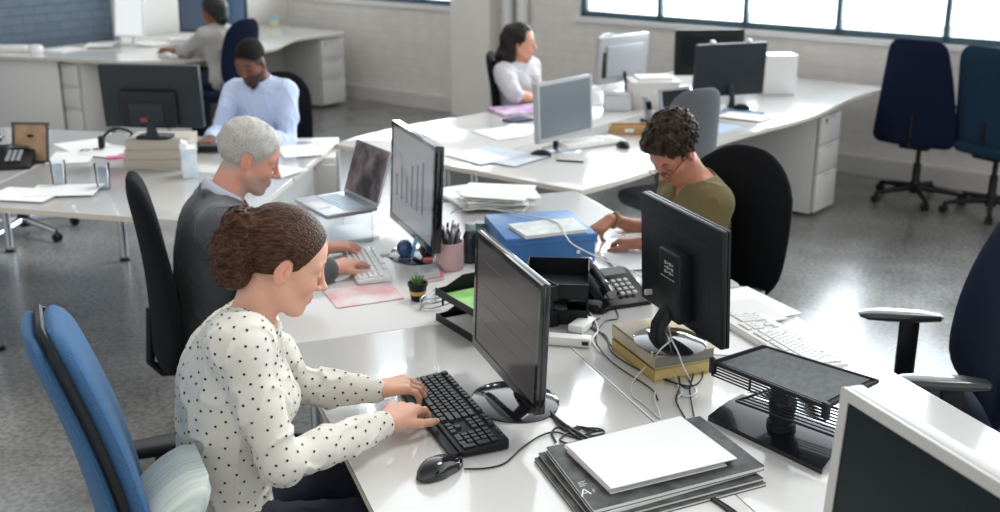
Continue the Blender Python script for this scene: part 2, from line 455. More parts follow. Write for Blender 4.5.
rect_desk('desk', 'white front island worktop under the black laptop stand and white keyboard', M, 1.75, 3.15, 1.265, 2.05, G1, rnd=0.02)
rect_desk('desk', 'white front island worktop where the woman in olive leans, with the blue box', M, 3.15, 4.56, 1.267, 2.05, G1, rnd=0.02)
rect_desk('desk', 'white front island worktop at the bottom right corner near the navy armchair', M, 0.95, 1.75, 1.265, 2.05, G1, rnd=0.02)
G2 = 'worktops of the long desk island by the window'
def wavy(a0, a1, c0, c1, side):
    pts = []; N = 14
    if side > 0:      # low-along edge is the outer, gently wavy edge
        for i in range(N + 1):
            t = i / N; pts.append((a0 - 0.035 * math.sin(PI * 2 * t) * 1.0, c0 + (c1 - c0) * t))
        pts += [(a1, c1), (a1, c0)]
    else:
        pts += [(a0, c0), (a0, c1)]
        for i in range(N + 1):
            t = 1 - i / N; pts.append((a1 + 0.05 * math.sin(PI * 2 * t), c0 + (c1 - c0) * t))
    return pts
for (a0, a1, c0, c1, s, lg, lab) in (
    (2.85, 3.66, 4.11, 6.03, 1, ((0, 0), (1, 0)), 'white worktop behind the woman in olive, with the silver-framed monitor at its corner'),
    (2.85, 3.66, 6.035, 7.95, 1, ((1, 1), (1, 0)), 'white worktop resting on the drawer pedestal beside the navy chair'),
    (3.665, 4.50, 4.11, 6.03, -1, ((0, 0), (1, 0), (1, 1)), 'white worktop where the woman in a pale tee sits, with the purple folder'),
    (3.665, 4.50, 6.035, 7.95, -1, ((1, 1), (1, 0)), 'white worktop against the window wall under the two far monitors')):
    rect_desk('desk', lab, W, a0, a1, c0, c1, G2, extra=wavy(a0, a1, c0, c1, s), legs=lg)
# left island
A_, B_, C_, D_ = Vector((-1.08, 4.42)), Vector((-0.90, 6.04)), Vector((-2.95, 6.50)), Vector((-3.13, 4.94))
def bil(s, t): return (A_ * (1 - s) + D_ * s) * (1 - t) + (B_ * (1 - s) + C_ * s) * t
G3 = 'worktops of the left desk island'
for (s0, s1, t0, t1, lab, lg) in (
    (0, .64, 0, .5, 'white left island worktop beside the suited man, bare along its front edge', ((.62, .07),(.06, .07))),
    (0, .64, .505, 1, 'white left island worktop carrying the monitor raised on paper reams', ((.62, .93), (.10, .95))),
    (.645, 1, 0, .5, 'white left island worktop at the left edge with the loose papers', ((.98, .07),)),
    (.645, 1, .505, 1, 'white left island worktop at the left edge with the desk phone', ((.98, .93),))):
    pts = [bil(s0, t0), bil(s1, t0), bil(s1, t1), bil(s0, t1)]
    desk('desk', lab, round_poly([(p.x, p.y) for p in pts], 0.02), TOP, G3, legpos=[(bil(*q).x, bil(*q).y) for q in lg])
# far left island
fl_pts = [(9.62, 4.7), (9.3, 4.86), (8.8, 5.05), (8.3, 5.25), (7.95, 5.6), (7.86, 6.1), (7.95, 6.6), (8.2, 6.95), (8.38, 7.2), (8.40, 7.93), (9.62, 7.93)]
pp = round_poly(framepoly(W, fl_pts), 0.12)
desk('desk', 'white curved worktop along the blue brick wall, where the woman in grey sits', pp, TOP, None,
     legpos=[(W(9.3, 5.1).x, W(9.3, 5.1).y), (W(8.2, 5.6).x, W(8.2, 5.6).y)])

def pedestal(label, loc, rz, w=0.32, d=0.55, h=0.70, group='drawer pedestals', handle=True):
    t = thing('drawer_pedestal', label, 'cabinet', loc, rz, group)
    obj('body', box((0, d / 2 + 0.01, h / 2 + 0.01), (w, d - 0.02, h - 0.02), bev=0.004), STEELW, t)
    zz = 0.03
    for hh in (0.26, 0.19, 0.19):
        dr = obj('drawer', box((0, -0.002, zz + hh / 2), (w - 0.008, 0.022, hh - 0.006), bev=0.003), STEELW, t)
        obj('handle', box((0.0, -0.0145, zz + hh - 0.02), (w * 0.35, 0.006, 0.012), bev=0.002), GREYP, dr)
        zz += hh
    lk = obj('lock', lathe([(0, 0), (0.011, 0), (0.011, 0.008), (0, 0.008)], 14), CHROME, t)
    lk.location = (-w * 0.3, -0.012, h - 0.055); lk.rotation_euler = (PI / 2, 0, 0)
    k = obj('key', box((0, 0, -0.012), (0.010, 0.004, 0.035), bev=0.001), CHROME, lk)
    k.rotation_euler = (-PI / 2, 0, 0); k.location = (0, 0, 0.012)
    return t
def rot_from(vec):      # rz so that local -Y (front) points along vec
    return math.atan2(vec.x, -vec.y)
pedestal('white drawer pedestal with lock and key beside the navy swivel chair', W(2.89, 7.0), rot_from(-WU))
pedestal('white drawer pedestal closing the far left desk, near the radiator plinth', W(8.44, 7.74), rot_from(-WU))
pedestal('white drawer pedestal under the left island, behind the open laptop', Vector((-1.02, 5.78, 0)), rot_from(Vector((0.10, -0.995, 0))), w=.30)
pedestal('white drawer pedestal under the curved worktop at the left edge', W(8.95, 5.13), rot_from(-WN), w=0.42)
# modesty panels
def panel(label, p, q, z0, z1, m, th=0.018):
    p = Vector(p); q = Vector(q); mid = (p + q) / 2; dd = q - p
    b = box((0, 0, (z1 - z0) / 2), (dd.length, th, z1 - z0), bev=0.002)
    o = obj('modesty_panel', b, m, loc=(mid.x, mid.y, z0), rot=(0, 0, math.atan2(dd.y, dd.x)))
    return tag(o, label, 'panel', 'desk modesty panels')
def v2(v): return (v.x, v.y)
panel('grey panel under the right end of the left island', v2(bil(0.02, .3)), v2(bil(0.02, .78)), 0.0, 0.70, GREYP)
panel('pale panel standing beneath the curved worktop next to the raised monitor', v2(W(8.05, 5.72)), v2(W(8.55, 5.32)), 0.0, 0.70, STEELW)
panel('pale panel beneath the long island, seen past the suited man', v2(W(4.0, 4.3)), v2(W(4.0, 5.6)), 0.25, 0.70, GREYP)
panel('grey panel beneath the far left worktop beside the end pedestal', v2(W(9.0, 7.0)), v2(W(9.0, 7.88)), 0.05, 0.70, GREYP)
panel('wide white panel under the left end of the curved worktop', v2(W(9.62, 4.82)), v2(W(8.98, 5.09)), 0.0, 0.70, STEELW)

# ---------------------------------------------------------------- chairs
def pad_loft(w_fn, t_fn, y_fn, z0, z1, curve=0.0, n=14, m=28, power=3.0, endr=0.05):
    """upright pad: superellipse sections stacked from z0 to z1, outline rounded at both ends, curved in plan"""
    rings = []
    for i in range(n + 1):
        u = 0.5 - 0.5 * math.cos(PI * i / n)
        z = z0 + (z1 - z0) * u; w = w_fn(u); t = t_fn(u); y = y_fn(u)
        d = min(z - z0, z1 - z)
        if d < endr: k = math.sqrt(max(0.0, 1 - (1 - d / endr) ** 2)); w = w - 2 * endr * (1 - k); t = t * (0.15 + 0.85 * k)
        r = []
        for j in range(m):
            a = 2 * PI * j / m; ca, sa = math.cos(a), math.sin(a)
            x = w / 2 * math.copysign(abs(ca) ** (2 / power), ca); yy = t / 2 * math.copysign(abs(sa) ** (2 / power), sa)
            r.append((x, y + yy - curve * (2 * x / max(w, .01)) ** 2 * (w / w_fn(.5)) ** 2, z))
        rings.append(r)
    return loft(rings)
def star_base(t, m=BLK, rad=0.30, hub=0.085, colm=None):
    b = lathe([(0, hub - .03), (0.035, hub - .03), (0.04, hub + 0.03), (0.028, hub + 0.06), (0.027, 0.26), (0.017, 0.265), (0.017, 0.40), (0, 0.40)], 16)
    obj('gas_column', b, colm or BLK, t)
    for k in range(5):
        a = 2 * PI * k / 5 + 0.3; ca, sa = math.cos(a), math.sin(a)
        b = nb(); addtube(b, [(0.02 * ca, 0.02 * sa, hub + .012), (rad * .5 * ca, rad * .5 * sa, hub), (rad * ca, rad * sa, hub - 0.018)], [0.026, 0.02, 0.014], 8)
        lg = obj('leg', b, m, t)
        b = nb(); 
        for s in (-1, 1):
            vs = addlathe(b, [(0, -.011), (0.022, -.011), (0.027, -.006), (0.027, .006), (0.022, .011), (0, .011)], 14)
        # twin wheels: turn each on its side
        b.free(); b = nb()
        for s in (-1, 1):
            n0 = len(b.verts); addlathe(b, [(0, -.010), (0.022, -.010), (0.027, -.005), (0.027, .005), (0.022, .010), (0, .010)], 14)
            b.verts.ensure_lookup_table(); vs = b.verts[n0:]
            bmesh.ops.rotate(b, cent=(0, 0, 0), matrix=RX(PI / 2), verts=vs); bmesh.ops.translate(b, vec=(0, s * 0.014, 0), verts=vs)
        addtube(b, [(0, 0, 0.0), (0, 0, 0.045)], 0.008, 8)
        c = obj('caster', b, BLK, lg); c.location = (rad * ca, rad * sa, 0.028); c.rotation_euler = (0, 0, a + 0.8 * k)
def office_chair(name, label, loc, rz, fab, back=dict(), arms='none', seat_z=0.47, group=None, base_m=BLK, shell=None, arm_m=None, seat_off=0.0):
    """faces local +Y; backrest at local -Y"""
    t = thing(name, label, 'chair', (loc[0], loc[1], 0), rz, group)
    star_base(t, base_m)
    obj('seat_plate', box((0, 0, seat_z - 0.075), (0.20, 0.26, 0.035), bev=0.01), BLK, t)
    sw, sdp = back.get('seat_w', 0.49), 0.47
    rings = []
    for k, (z, s) in enumerate(((-0.058, .86), (-0.05, .95), (-0.02, 1.0), (0.0, .985), (0.012, .90), (0.015, .6))):
        rings.append([(x * s, y * s + seat_off + 0.02, seat_z + z) for x, y in rrect(sw, sdp, 0.12, 6)])
    obj('seat', loft(rings), fab, t)
    w0, w1 = back.get('w0', 0.46), back.get('w1', 0.36); h0, h1 = back.get('z0', 0.56), back.get('z1', 1.10)
    th = back.get('th', 0.07); lean = back.get('lean', 0.10); by = back.get('y', -0.25); wm = back.get('wm', None)
    bulge = back.get('bulge', 0.02); cur = back.get('curve', -0.035); endr = back.get('endr', 0.08); pw = back.get('power', 2.8)
    def wf(u):
        w = w0 + (w1 - w0) * u
        if wm: w += (wm - (w0 + w1) / 2) * 4 * u * (1 - u)
        return w
    yf = lambda u: by - lean * u ** 1.3 + bulge * math.sin(PI * u)
    bk = obj('backrest', pad_loft(wf, lambda u: th * (1.0 - .25 * u), yf, h0, h1, cur, power=pw, endr=endr, n=18), fab, t)
    if shell:
        off = th * .55
        obj('back_shell', pad_loft(lambda u: wf(u) * .985, lambda u: th * .55, lambda u: yf(u) - off, h0 - .01, h1 - .006, cur, power=pw, endr=endr, n=18), shell[0], bk)
        rg = []
        for j in range(41):
            u = j / 40; pass
        pts = []
        for sgn in (1, -1):
            us = [k / 20 for k in range(21)]
            if sgn < 0: us = us[::-1]
            for u in us:
                z = h0 + (h1 - h0) * u; d = min(z - h0, h1 - z); w = wf(u)
                if d < endr: w -= 2 * endr * (1 - math.sqrt(max(0, 1 - (1 - d / endr) ** 2)))
                pts.append((sgn * (w / 2 + .002), yf(u) - off * .52 - cur * (w / wf(.5)) ** 2, z))
        pts.append(pts[0])
        obj('edge_trim', tube(pts, 0.009, 6), shell[1], bk)
    sp = nb(); addtube(sp, [(0, -0.05, seat_z - 0.07), (0, by - 0.01, seat_z - 0.05), (0, by - th * .5 - 0.004, h0 + 0.0), (0, yf(.3) - th * .45, h0 + (h1 - h0) * .30)], [0.020, 0.020, 0.016, 0.012], 8)
    obj('back_support', sp, BLK, t)
    if arms != 'none':
        am = arm_m or BLK
        for s in (-1, 1):
            if arms == 'left' and s > 0: continue
            ax = s * (sw / 2 + 0.045); ah = back.get('arm_z', 0.67)
            b = nb(); addtube(b, [(s * 0.1, 0.0, seat_z - 0.07), (ax * .9, 0.0, seat_z - 0.07), (ax, 0, seat_z - 0.03)], [0.012, 0.014, 0.016], 8)
            up = nb(); addbox(up, (ax, back.get('arm_y', 0) * .7, (seat_z - 0.05 + ah) / 2), (0.032, 0.065, ah - seat_z + 0.06), bev=0.012)
            br = obj('armrest', up, BLK, t); obj('arm_bracket', b, BLK, br)
            rings = []
            for y, wz, hz in ((-0.135, .022, .008), (-0.125, .05, .022), (-0.06, .07, .030), (0.04, .078, .030), (0.11, .066, .024), (0.135, .03, .010)):
                dz = -0.12 * (y - .0) ** 2 * 8 * .12
                rings.append([(ax + px, y + 0.03 + back.get('arm_y', 0), ah + pz + dz) for px, pz in rrect(wz, hz, min(wz, hz) * .45, 3)])
            obj('arm_pad', loft(rings), am, br)
    return t
def face(v): return math.atan2(-v.x, v.y)     # rz so that local +Y points along v
ARMG = mat('worn grey arm pad', (0.04, 0.048, 0.048), 0.28, coat=0.4)
def CP(x, y): return (x, y, 0)
def AZ(a): return V3(math.sin(R(a)), math.cos(R(a)))
def V3(x, y): return Vector((x, y, 0))
office_chair('office_chair', 'tall mid blue office chair with black piping behind the woman in dots', M(2.38, 0.245), face(AZ(67)), FAB_BLUE,
             back=dict(w0=.40, w1=.26, wm=.38, z0=.52, z1=1.175, th=.085, lean=.12, y=-.25, endr=.06, arm_z=.70, curve=-.02, arm_y=-.20), arms='both', shell=(FAB_BLUE, BLK))
office_chair('office_chair', 'black office chair with the grey-haired man in a suit on it', M(3.82, 0.41), face(AZ(70)), FAB_BLK,
             back=dict(w0=.42, w1=.30, wm=.46, z0=.46, z1=1.13, th=.085, lean=.05, y=-.26, endr=.09), arms='both')
office_chair('office_chair', 'black round-backed office chair with the woman in olive on it', CP(.70, 4.03), face(AZ(234)), FAB_BLK,
             back=dict(w0=.44, w1=.44, wm=.58, z0=.50, z1=1.10, th=.07, lean=.08, y=-.25, endr=.19, arm_z=.64), arms='both', arm_m=ARMG)
office_chair('office_chair', 'black office chair with the man in a light blue shirt on it', CP(-1.37, 6.46), face(V3(-.2, -1)), FAB_BLK,
             back=dict(w0=.42, w1=.36, wm=.44, z0=.52, z1=1.02, th=.07, lean=.07, y=-.22, endr=.15))
office_chair('office_chair', 'dark navy chair with the woman in a grey sweater on it, at the curved worktop', CP(-2.33, 9.42), face(WU * .9 - WN * .15), FAB_NAVY,
             back=dict(w0=.42, w1=.34, wm=.44, z0=.52, z1=1.08, th=.07, lean=.07, y=-.24, endr=.12))
office_chair('office_chair', 'black office chair with the long-haired woman in a pale tee on it', CP(.20, 7.52), face(V3(.985, -.17)), FAB_BLK,
             back=dict(w0=.42, w1=.38, wm=.46, z0=.50, z1=1.03, th=.07, lean=.06, y=-.22, endr=.14))
office_chair('office_chair', 'navy swivel chair with tapered back beside the drawer pedestal', W(2.62, 7.72) + V3(.07, -.06), face(WN) + R(-2), FAB_NAVY,
             back=dict(w0=.58, w1=.37, wm=.50, z0=.41, z1=1.13, th=.07, lean=.08, y=-.16, endr=.07, curve=-.02, power=3.4, seat_w=.46), arms='none')
office_chair('office_chair', 'dark teal swivel chair at the right edge under the window', W(2.08, 7.66) + V3(.07, -.03), face(WN) + R(-20), FAB_TEAL,
             back=dict(w0=.50, w1=.42, wm=.52, z0=.43, z1=1.12, th=.08, lean=.10, y=-.14, endr=.10, arm_z=.68), arms='both')
office_chair('office_chair', 'navy armchair with worn grey arm pads at the lower right edge', CP(1.335, 3.225), face(V3(-.993, .122)), FAB_NAVY,
             back=dict(w0=.54, w1=.38, wm=.54, z0=.50, z1=1.12, th=.07, lean=.10, y=-.18, endr=.10, arm_z=.68, seat_w=.46), arms='both', arm_m=ARMG)
office_chair('office_chair', 'empty grey office chair behind the woman in olive', CP(.94, 5.90), face(AZ(-28)), FAB_GREY,
             back=dict(w0=.38, w1=.28, wm=.38, z0=.50, z1=1.08, th=.05, lean=.06, y=-.14, endr=.08))
office_chair('office_chair', 'white-framed black chair half hidden behind the silver-backed monitor', W(4.85, 7.55), face(-WU), FAB_BLK,
             back=dict(w0=.36, w1=.34, wm=.42, z0=.55, z1=.98, th=.05, lean=.06, y=-.10, endr=.13), shell=(WHP, WHP))
t = thing('swivel_stool', 'low swivel stool whose star base shows under the left island', 'stool', (-2.98, 6.75, 0), 0.4)
star_base(t, CHROME, rad=0.31)
obj('seat', lathe([(0, .40), (.17, .40), (.19, .42), (.19, .445), (.16, .46), (0, .465)], 28), FAB_BLK, t)

# ---------------------------------------------------------------- monitors
def monitor(label, x, y, z0, yaw, tilt, w, h, case=BLKG, scr=None, depth=0.03, bez=0.017, back=None, foot='disc', foot_z=TOP,
            foot_m=None, foot_r=0.115, hub_w=0.11, name='monitor', cat='monitor', stand_m=None, bump=0.035, neck=True, foot_off=0.035):
    """screen looks along local -Y; yaw is the compass direction the screen looks to"""
    t = thing(name, label, cat, (x, y, foot_z), PI - R(yaw))
    z0 = z0 - foot_z
    rt = RX(-tilt)
    def fin(b, nm, m, par):
        bmesh.ops.rotate(b, cent=(0, 0, 0), matrix=rt, verts=b.verts); bmesh.ops.translate(b, vec=(0, 0, z0), verts=b.verts)
        return obj(nm, b, m, par)
    b = nb(); addbox(b, (0, depth / 2 + .004, h / 2), (w, depth - .002, h), bev=0.006, seg=3)
    addbox(b, (0, depth + bump * .4, h * .48), (w * .74, bump, h * .66), bev=min(0.016, bump * .45), seg=3)
    c = fin(b, 'casing', back or case, t)
    # bezel ring
    b = nb(); o = rrect(w, h, 0.006, 3, 0, h / 2); i = rrect(w - 2 * bez, h - 2.4 * bez, 0.002, 3, 0, h / 2 + bez * .2)
    ring = []
    for (pts, yy) in ((o, 0.006), (o, -0.002), (i, -0.002), (i, 0.004)): ring.append([b.verts.new((p[0], yy, p[1])) for p in pts])
    n = len(o)
    for r0, r1 in zip(ring, ring[1:]):
        for k in range(n): b.faces.new((r0[k], r0[(k + 1) % n], r1[(k + 1) % n], r1[k]))
    bmesh.ops.recalc_face_normals(b, faces=b.faces)
    fin(b, 'bezel', case, t)
    b = nb(); addbox(b, (0, 0.002, h / 2 + bez * .2), (w - 2 * bez - .0005, 0.003, h - 2.4 * bez - .0005)); s = fin(b, 'screen', scr, t)
    if neck:
        sm = stand_m or case
        b = nb(); addtube(b, [(0, foot_off + .035, 0.012), (0, foot_off + .042, z0 * .6 + .02), (0, depth + bump * .5, z0 + h * .22)], [hub_w * .42, hub_w * .30, hub_w * .30], 12)
        for v in b.verts: v.co.y = foot_off + .03 + (v.co.y - foot_off - .03) * .75
        obj('stand_neck', b, sm, t)
        if foot == 'disc':
            b = lathe([(0, 0.016), (foot_r * .45, 0.015), (foot_r * .9, 0.009), (foot_r, 0.004), (foot_r, 0.0), (0, 0)], 40, sx=1.08, sy=.95)
            bmesh.ops.translate(b, vec=(0, foot_off, 0), verts=b.verts)
        else:
            b = nb(); addprism(b, rrect(foot_r * 2.1, foot_r * 1.6, 0.03, 5, 0, foot_off), 0, 0.012, bev=.003)
        obj('stand_base', b, foot_m or sm, t)
    return t, z0, rt
def on_screen(t, z0, rt, name, boxes, m, w, h, par=None):
    b = nb()
    for (x0, x1, a, c) in boxes: addbox(b, ((x0 + x1) / 2 * w, -0.0005, (a + c) / 2 * h), ((x1 - x0) * w, 0.001, (c - a) * h))
    bmesh.ops.rotate(b, cent=(0, 0, 0), matrix=rt, verts=b.verts); bmesh.ops.translate(b, vec=(0, 0, z0), verts=b.verts)
    return obj(name, b, m, t)
SCR = mat('dim lit screen', (0.030, 0.029, 0.029), 0.16, spec=0.35, emis=(0.50, 0.46, 0.45), es=0.06, noise=0.4, nscale=3)
SCR2 = mat('pale grey lit screen', (0.05, 0.05, 0.055), 0.16, emis=(0.45, 0.47, 0.50), es=0.32)
SCR3 = mat('slate screen', (0.06, 0.07, 0.08), 0.35, emis=(0.22, 0.28, 0.31), es=0.22, noise=0.25, nscale=150)
SCRD = mat('dark screen', (0.006, 0.012, 0.015), 0.30, spec=.18)
DGREY = mat('charcoal plastic', (0.018, 0.024, 0.030), 0.45, spec=.3, bump=.03, bscale=300)
LINE = mat('faint screen text', (0.02, 0.02, 0.02), 0.3, emis=(0.25, 0.22, 0.22), es=0.25)
BAR = mat('screen chart bars', (0.03, 0.03, 0.04), 0.3, emis=(0.2, 0.21, 0.24), es=0.35)
FLIP = 0
t, z_, r_ = monitor('black monitor with a dim grey screen and disc foot, facing the woman in dots', 0.006, 2.705, .804, 250.5, R(2), .49, .337, scr=SCR, foot_m=BLKG, foot_r=.122, depth=.022, bump=.022)
M1 = t
on_screen(t, z_, r_, 'screen_text', [(-.30, .1, .80, .802), (-.38, .38, .60, .602), (-.38, .38, .44, .442), (-.38, .2, .28, .282)], LINE, .507, .337)
on_screen(t, z_, r_, 'sticker', [(-.03, .03, .962, .985)], WHP, .507, .337)
t, z_, r_ = monitor('black monitor showing a grey bar chart, facing the grey-haired man', -0.335, 4.00, .812, 248.5, R(3), .53, .385, scr=SCR2, foot_m=BLKG, foot_r=.125)
for k, hh in enumerate((.22, .32, .26, .40, .44, .5)): on_screen(t, z_, r_, 'chart_bar', [(-.36 + k * .12, -.335 + k * .12, .28, .28 + hh)], BAR, .53, .385)
t, z_, r_ = monitor('black monitor seen from behind, standing on thick books', 0.528, 2.972, .862, 69.4, R(3), .452, .330, case=BLK, scr=SCRD, foot='disc', foot_z=.806,
        foot_m=mat('polished black foot', (0.02, 0.02, 0.022), 0.06, coat=1.0, spec=0.8), foot_r=.105, bump=.004, depth=.022, hub_w=.09, foot_off=.05)
M3 = t
def m3part(b, nm, m):
    bmesh.ops.rotate(b, cent=(0, 0, 0), matrix=r_, verts=b.verts); bmesh.ops.translate(b, vec=(0, 0, z_), verts=b.verts)
    return obj(nm, b, m, t)
b = nb(); addbox(b, (-0.02, .046, .125), (.115, .046, .20), bev=.008, seg=3); rear = m3part(b, 'rear_housing', BLK)
b = nb()
for k in range(4):
    for j in range(3): addbox(b, (-.045 + k * .013, .0695, .165 + j * .013), (.009, .001, .009 if (k + j) % 2 else .004))
for k in range(5): addbox(b, (-.05 + k * .016, .0695, .148), (.010, .001, .003))
m3part(b, 'rating_label', mat('grey label print', (.35, .36, .36), .5))
# white display connector hanging at the rear of that monitor
b = nb(); addbox(b, (0, 0, 0), (.062, .024, .03), bev=.005); addbox(b, (-.045, 0, 0), (.03, .014, .016), bev=.004)
cn = obj('plug', b, mat('cream plastic plug', (.62, .60, .54), .4), loc=at(664, 291, .90) * 1.0, rot=(0, 0, R(10)))
tag(cn, 'cream video plug at the back of the monitor on books', 'plug')

t, z_, r_ = monitor('white-framed monitor with a black screen, cut off by the bottom right corner', 0.69, 1.585, .812, 249, R(3), .53, .36, case=mat('ivory plastic', (.46, .46, .44), .4), scr=SCRD, depth=.04, bez=.022, foot='rect', foot_r=.11)
t, z_, r_ = monitor('silver-framed monitor with a slate grey screen on the long island corner', 0.352, 5.857, .796, 131.2, R(3), .46, .312, case=SILV, scr=SCR3, bez=.016, foot_m=CHROME, stand_m=BLK, foot_r=.11, hub_w=.05)
t, z_, r_ = monitor('silver-backed monitor turned toward the wall behind the slate-screened one', 0.807, 7.629, .825, 315.5 - 180 + 180, R(3), .51, .316, case=SILV, scr=SCRD, back=SILV, foot_m=SILV, stand_m=BLK, hub_w=.05, foot_r=.11, bump=.02)
b = nb(); addbox(b, (.17, .042, .13), (.10, .01, .17), bev=.004); bmesh.ops.translate(b, vec=(0, 0, z_), verts=b.verts); obj('rear_vent', b, DGREY, t)
t, z_, r_ = monitor('black monitor seen from behind, right of the small tablet monitor', 1.445, 7.13, .815, 340.4, R(3), .50, .33, case=DGREY, scr=SCRD, back=DGREY, bump=.004, foot='disc', hub_w=.06, foot_m=SILV, foot_r=.10)
t, z_, r_ = monitor('black framed monitor under the window, furthest of the pair', 1.50, 8.07, .80, 175, R(3), .50, .32, case=BLK, scr=SCRD, bez=.045, foot_r=.1)
t, z_, r_ = monitor('small grey-framed screen standing behind the grey chair', 1.06, 6.62, .75, 150, R(12), .23, .19, case=SILVD, scr=SCRD, bez=.014, depth=.015, bump=.004, foot_r=.06, hub_w=.04, foot_off=.01)
t, z_, r_ = monitor('charcoal monitor seen from behind, raised on paper reams on the left island', -1.709, 5.515, .927, 5.7, R(4), .505, .311, case=DGREY, scr=SCRD, back=DGREY, foot='rect', foot_z=.875, foot_r=.08, hub_w=.08, bump=.004, foot_off=.03)
b = nb(); addbox(b, (0.01, .05, .10), (.29, .045, .19), bev=.02, seg=3); bmesh.ops.rotate(b, cent=(0, 0, 0), matrix=r_, verts=b.verts); bmesh.ops.translate(b, vec=(0, 0, z_), verts=b.verts)
obj('rear_housing', b, BLK, t)
b = nb(); addbox(b, (0.015, .074, .075), (.17, .003, .11), bev=.001); bmesh.ops.rotate(b, cent=(0, 0, 0), matrix=r_, verts=b.verts); bmesh.ops.translate(b, vec=(0, 0, z_), verts=b.verts)
rp_ = obj('rear_panel', b, DGREY, t)
b = nb(); addbox(b, (0.03, .077, .05), (.035, .003, .02)); bmesh.ops.rotate(b, cent=(0, 0, 0), matrix=r_, verts=b.verts); bmesh.ops.translate(b, vec=(0, 0, z_), verts=b.verts)
obj('red_connector', b, mat('red port plastic', (.25, .03, .04), .4), rp_)
# far left computers
t, z_, r_ = monitor('white all-in-one computer on the curved worktop by the blue wall', *W(9.2, 5.95)[:2], .80, 195, R(8), .30, .36, case=WHP, back=WHP, scr=mat('blank white screen', (.6, .6, .6), .3, emis=(.8, .85, .88), es=.5), foot='rect', foot_r=.09, hub_w=.06, bez=.012)
t, z_, r_ = monitor('large dark monitor beside the white computer on the far left worktop', *W(9.0, 6.6)[:2], .80, 186, R(4), .42, .42, case=BLK, scr=mat('navy screen', (.01, .02, .04), .3, emis=(.05, .08, .14), es=.5), foot='disc')
t, z_, r_ = monitor('dark blue-lit monitor in front of the woman in grey', *W(8.86, 6.84)[:2], .80, 196, R(4), .34, .40, case=BLK, scr=mat('blue dusk screen', (.02, .04, .07), .3, emis=(.08, .14, .24), es=.5), foot='disc')

# ---------------------------------------------------------------- things on the front island
KEYM = mat('black key plastic', (0.018, 0.018, 0.020), 0.38)
KEYW = mat('pale key plastic', (0.72, 0.72, 0.70), 0.4)
def key_layout():
    out = []
    u = 0.0185
    rows = [(0.0, [1, .5] + [1] * 4 + [.35] + [1] * 4 + [.35] + [1] * 4), (1.35, [1] * 13 + [2]), (2.35, [1.5] + [1] * 12 + [1.5]), (3.35, [1.8] + [1] * 11 + [2.2]),
            (4.35, [2.3] + [1] * 10 + [2.7]), (5.35, [1.3, 1.1, 1.3, 6, 1.2, 1.2, 1.2, 1.3])]
    for ry, ws in rows:
        x = 0
        for i, w in enumerate(ws):
            if ry == 0.0 and w < 1: x += w; continue
            out.append((x, ry, w, 1)); x += w
        if ry == 0.0:
            pass
    for ry in (0, 1.35, 2.35):
        for k in range(3): out.append((15.4 + k, ry, 1, 1))
    out.append((16.4, 4.35, 1, 1))
    for k in range(3): out.append((15.4 + k, 5.35, 1, 1))
    for ry in (1.35, 2.35, 3.35, 4.35):
        for k in range(3): out.append((18.8 + k, ry, 1, 1))
    out += [(18.8, 5.35, 2, 1), (20.8, 5.35, 1, 1), (21.8, 1.35, 1, 1), (21.8, 2.35, 1, 2), (21.8, 4.35, 1, 2)]
    return [(x * u, y * u, w * u, h * u) for x, y, w, h in out]
def keycap_mesh(w, h, m):
    b = nb(); g = .0016; z0, z1 = 0, .0075
    lo = [b.verts.new((sx * (w / 2 - g / 2), sy * (h / 2 - g / 2), z0)) for sx, sy in ((-1, -1), (1, -1), (1, 1), (-1, 1))]
    hi = [b.verts.new((sx * (w / 2 - g / 2 - .0022), sy * (h / 2 - g / 2 - .0018) + .0004, z1)) for sx, sy in ((-1, -1), (1, -1), (1, 1), (-1, 1))]
    b.faces.new(hi)
    for k in range(4): b.faces.new((lo[k], lo[(k + 1) % 4], hi[(k + 1) % 4], hi[k]))
    me = bpy.data.meshes.new('key'); b.to_mesh(me); b.free(); me.materials.append(m); return me
def keyboard(label, loc, rz, body_m, key_m, single=True, w=.455, d=.155, compact=False, group=None):
    """local X runs left to right, local Y away from the typist"""
    t = thing('keyboard', label, 'keyboard', loc, rz, group)
    b = nb(); addprism(b, rrect(w, d, .012, 4), 0.003, .016, bev=.003)
    for v in b.verts: v.co.z += (v.co.y + d / 2) / d * .010 if v.co.z > .008 else 0
    obj('body', b, body_m, t)
    ks = key_layout()
    if compact: ks = [k for k in ks if k[0] < .27]; W_ = .278
    else: W_ = 22.8 * .0185
    H_ = 6.35 * .0185; cache = {}; many = nb(); n = 0
    for x, y, kw, kh in ks:
        cx = (x + kw / 2 - W_ / 2) * (w - .02) / W_; cy = (H_ / 2 - y - kh / 2) * 1.0 + (.004)
        cz = .0165 + (cy + d / 2) / d * .010 - .001
        if single and n < 100:
            kk = (round(kw, 4), round(kh, 4))
            if kk not in cache: cache[kk] = keycap_mesh(kw, kh, key_m)
            o = bpy.data.objects.new('key', cache[kk]); col.objects.link(o); o.parent = t; o.location = (cx, cy, cz); o.rotation_euler = (.064, 0, 0)
        else:
            vs = addbox(many, (cx, cy, cz + .003), (kw * .86, kh * .84, .006))
        n += 1
    if len(many.verts): 
        o = obj('keys', many, key_m, t, smooth=False); o['kind'] = 'stuff'
    else: many.free()
    return t
kb = keyboard('black full-size keyboard under the hands of the woman in dots', at(453, 412, TOP + .012) - Vector((0, 0, .012)), face(ME) + R(2.5), BLK, KEYM, d=.128)
b = nb(); addprism(b, rrect(.43, .034, .012, 4, 0, -.070), .002, .010, bev=.002); obj('palm_rest', b, BLK, kb)
b = nb()
for k in range(3): addbox(b, (.155 + k * .018, .058, .0262), (.004, .002, .001))
obj('indicator_marks', b, mat('grey print', (.4, .4, .4), .5), kb)
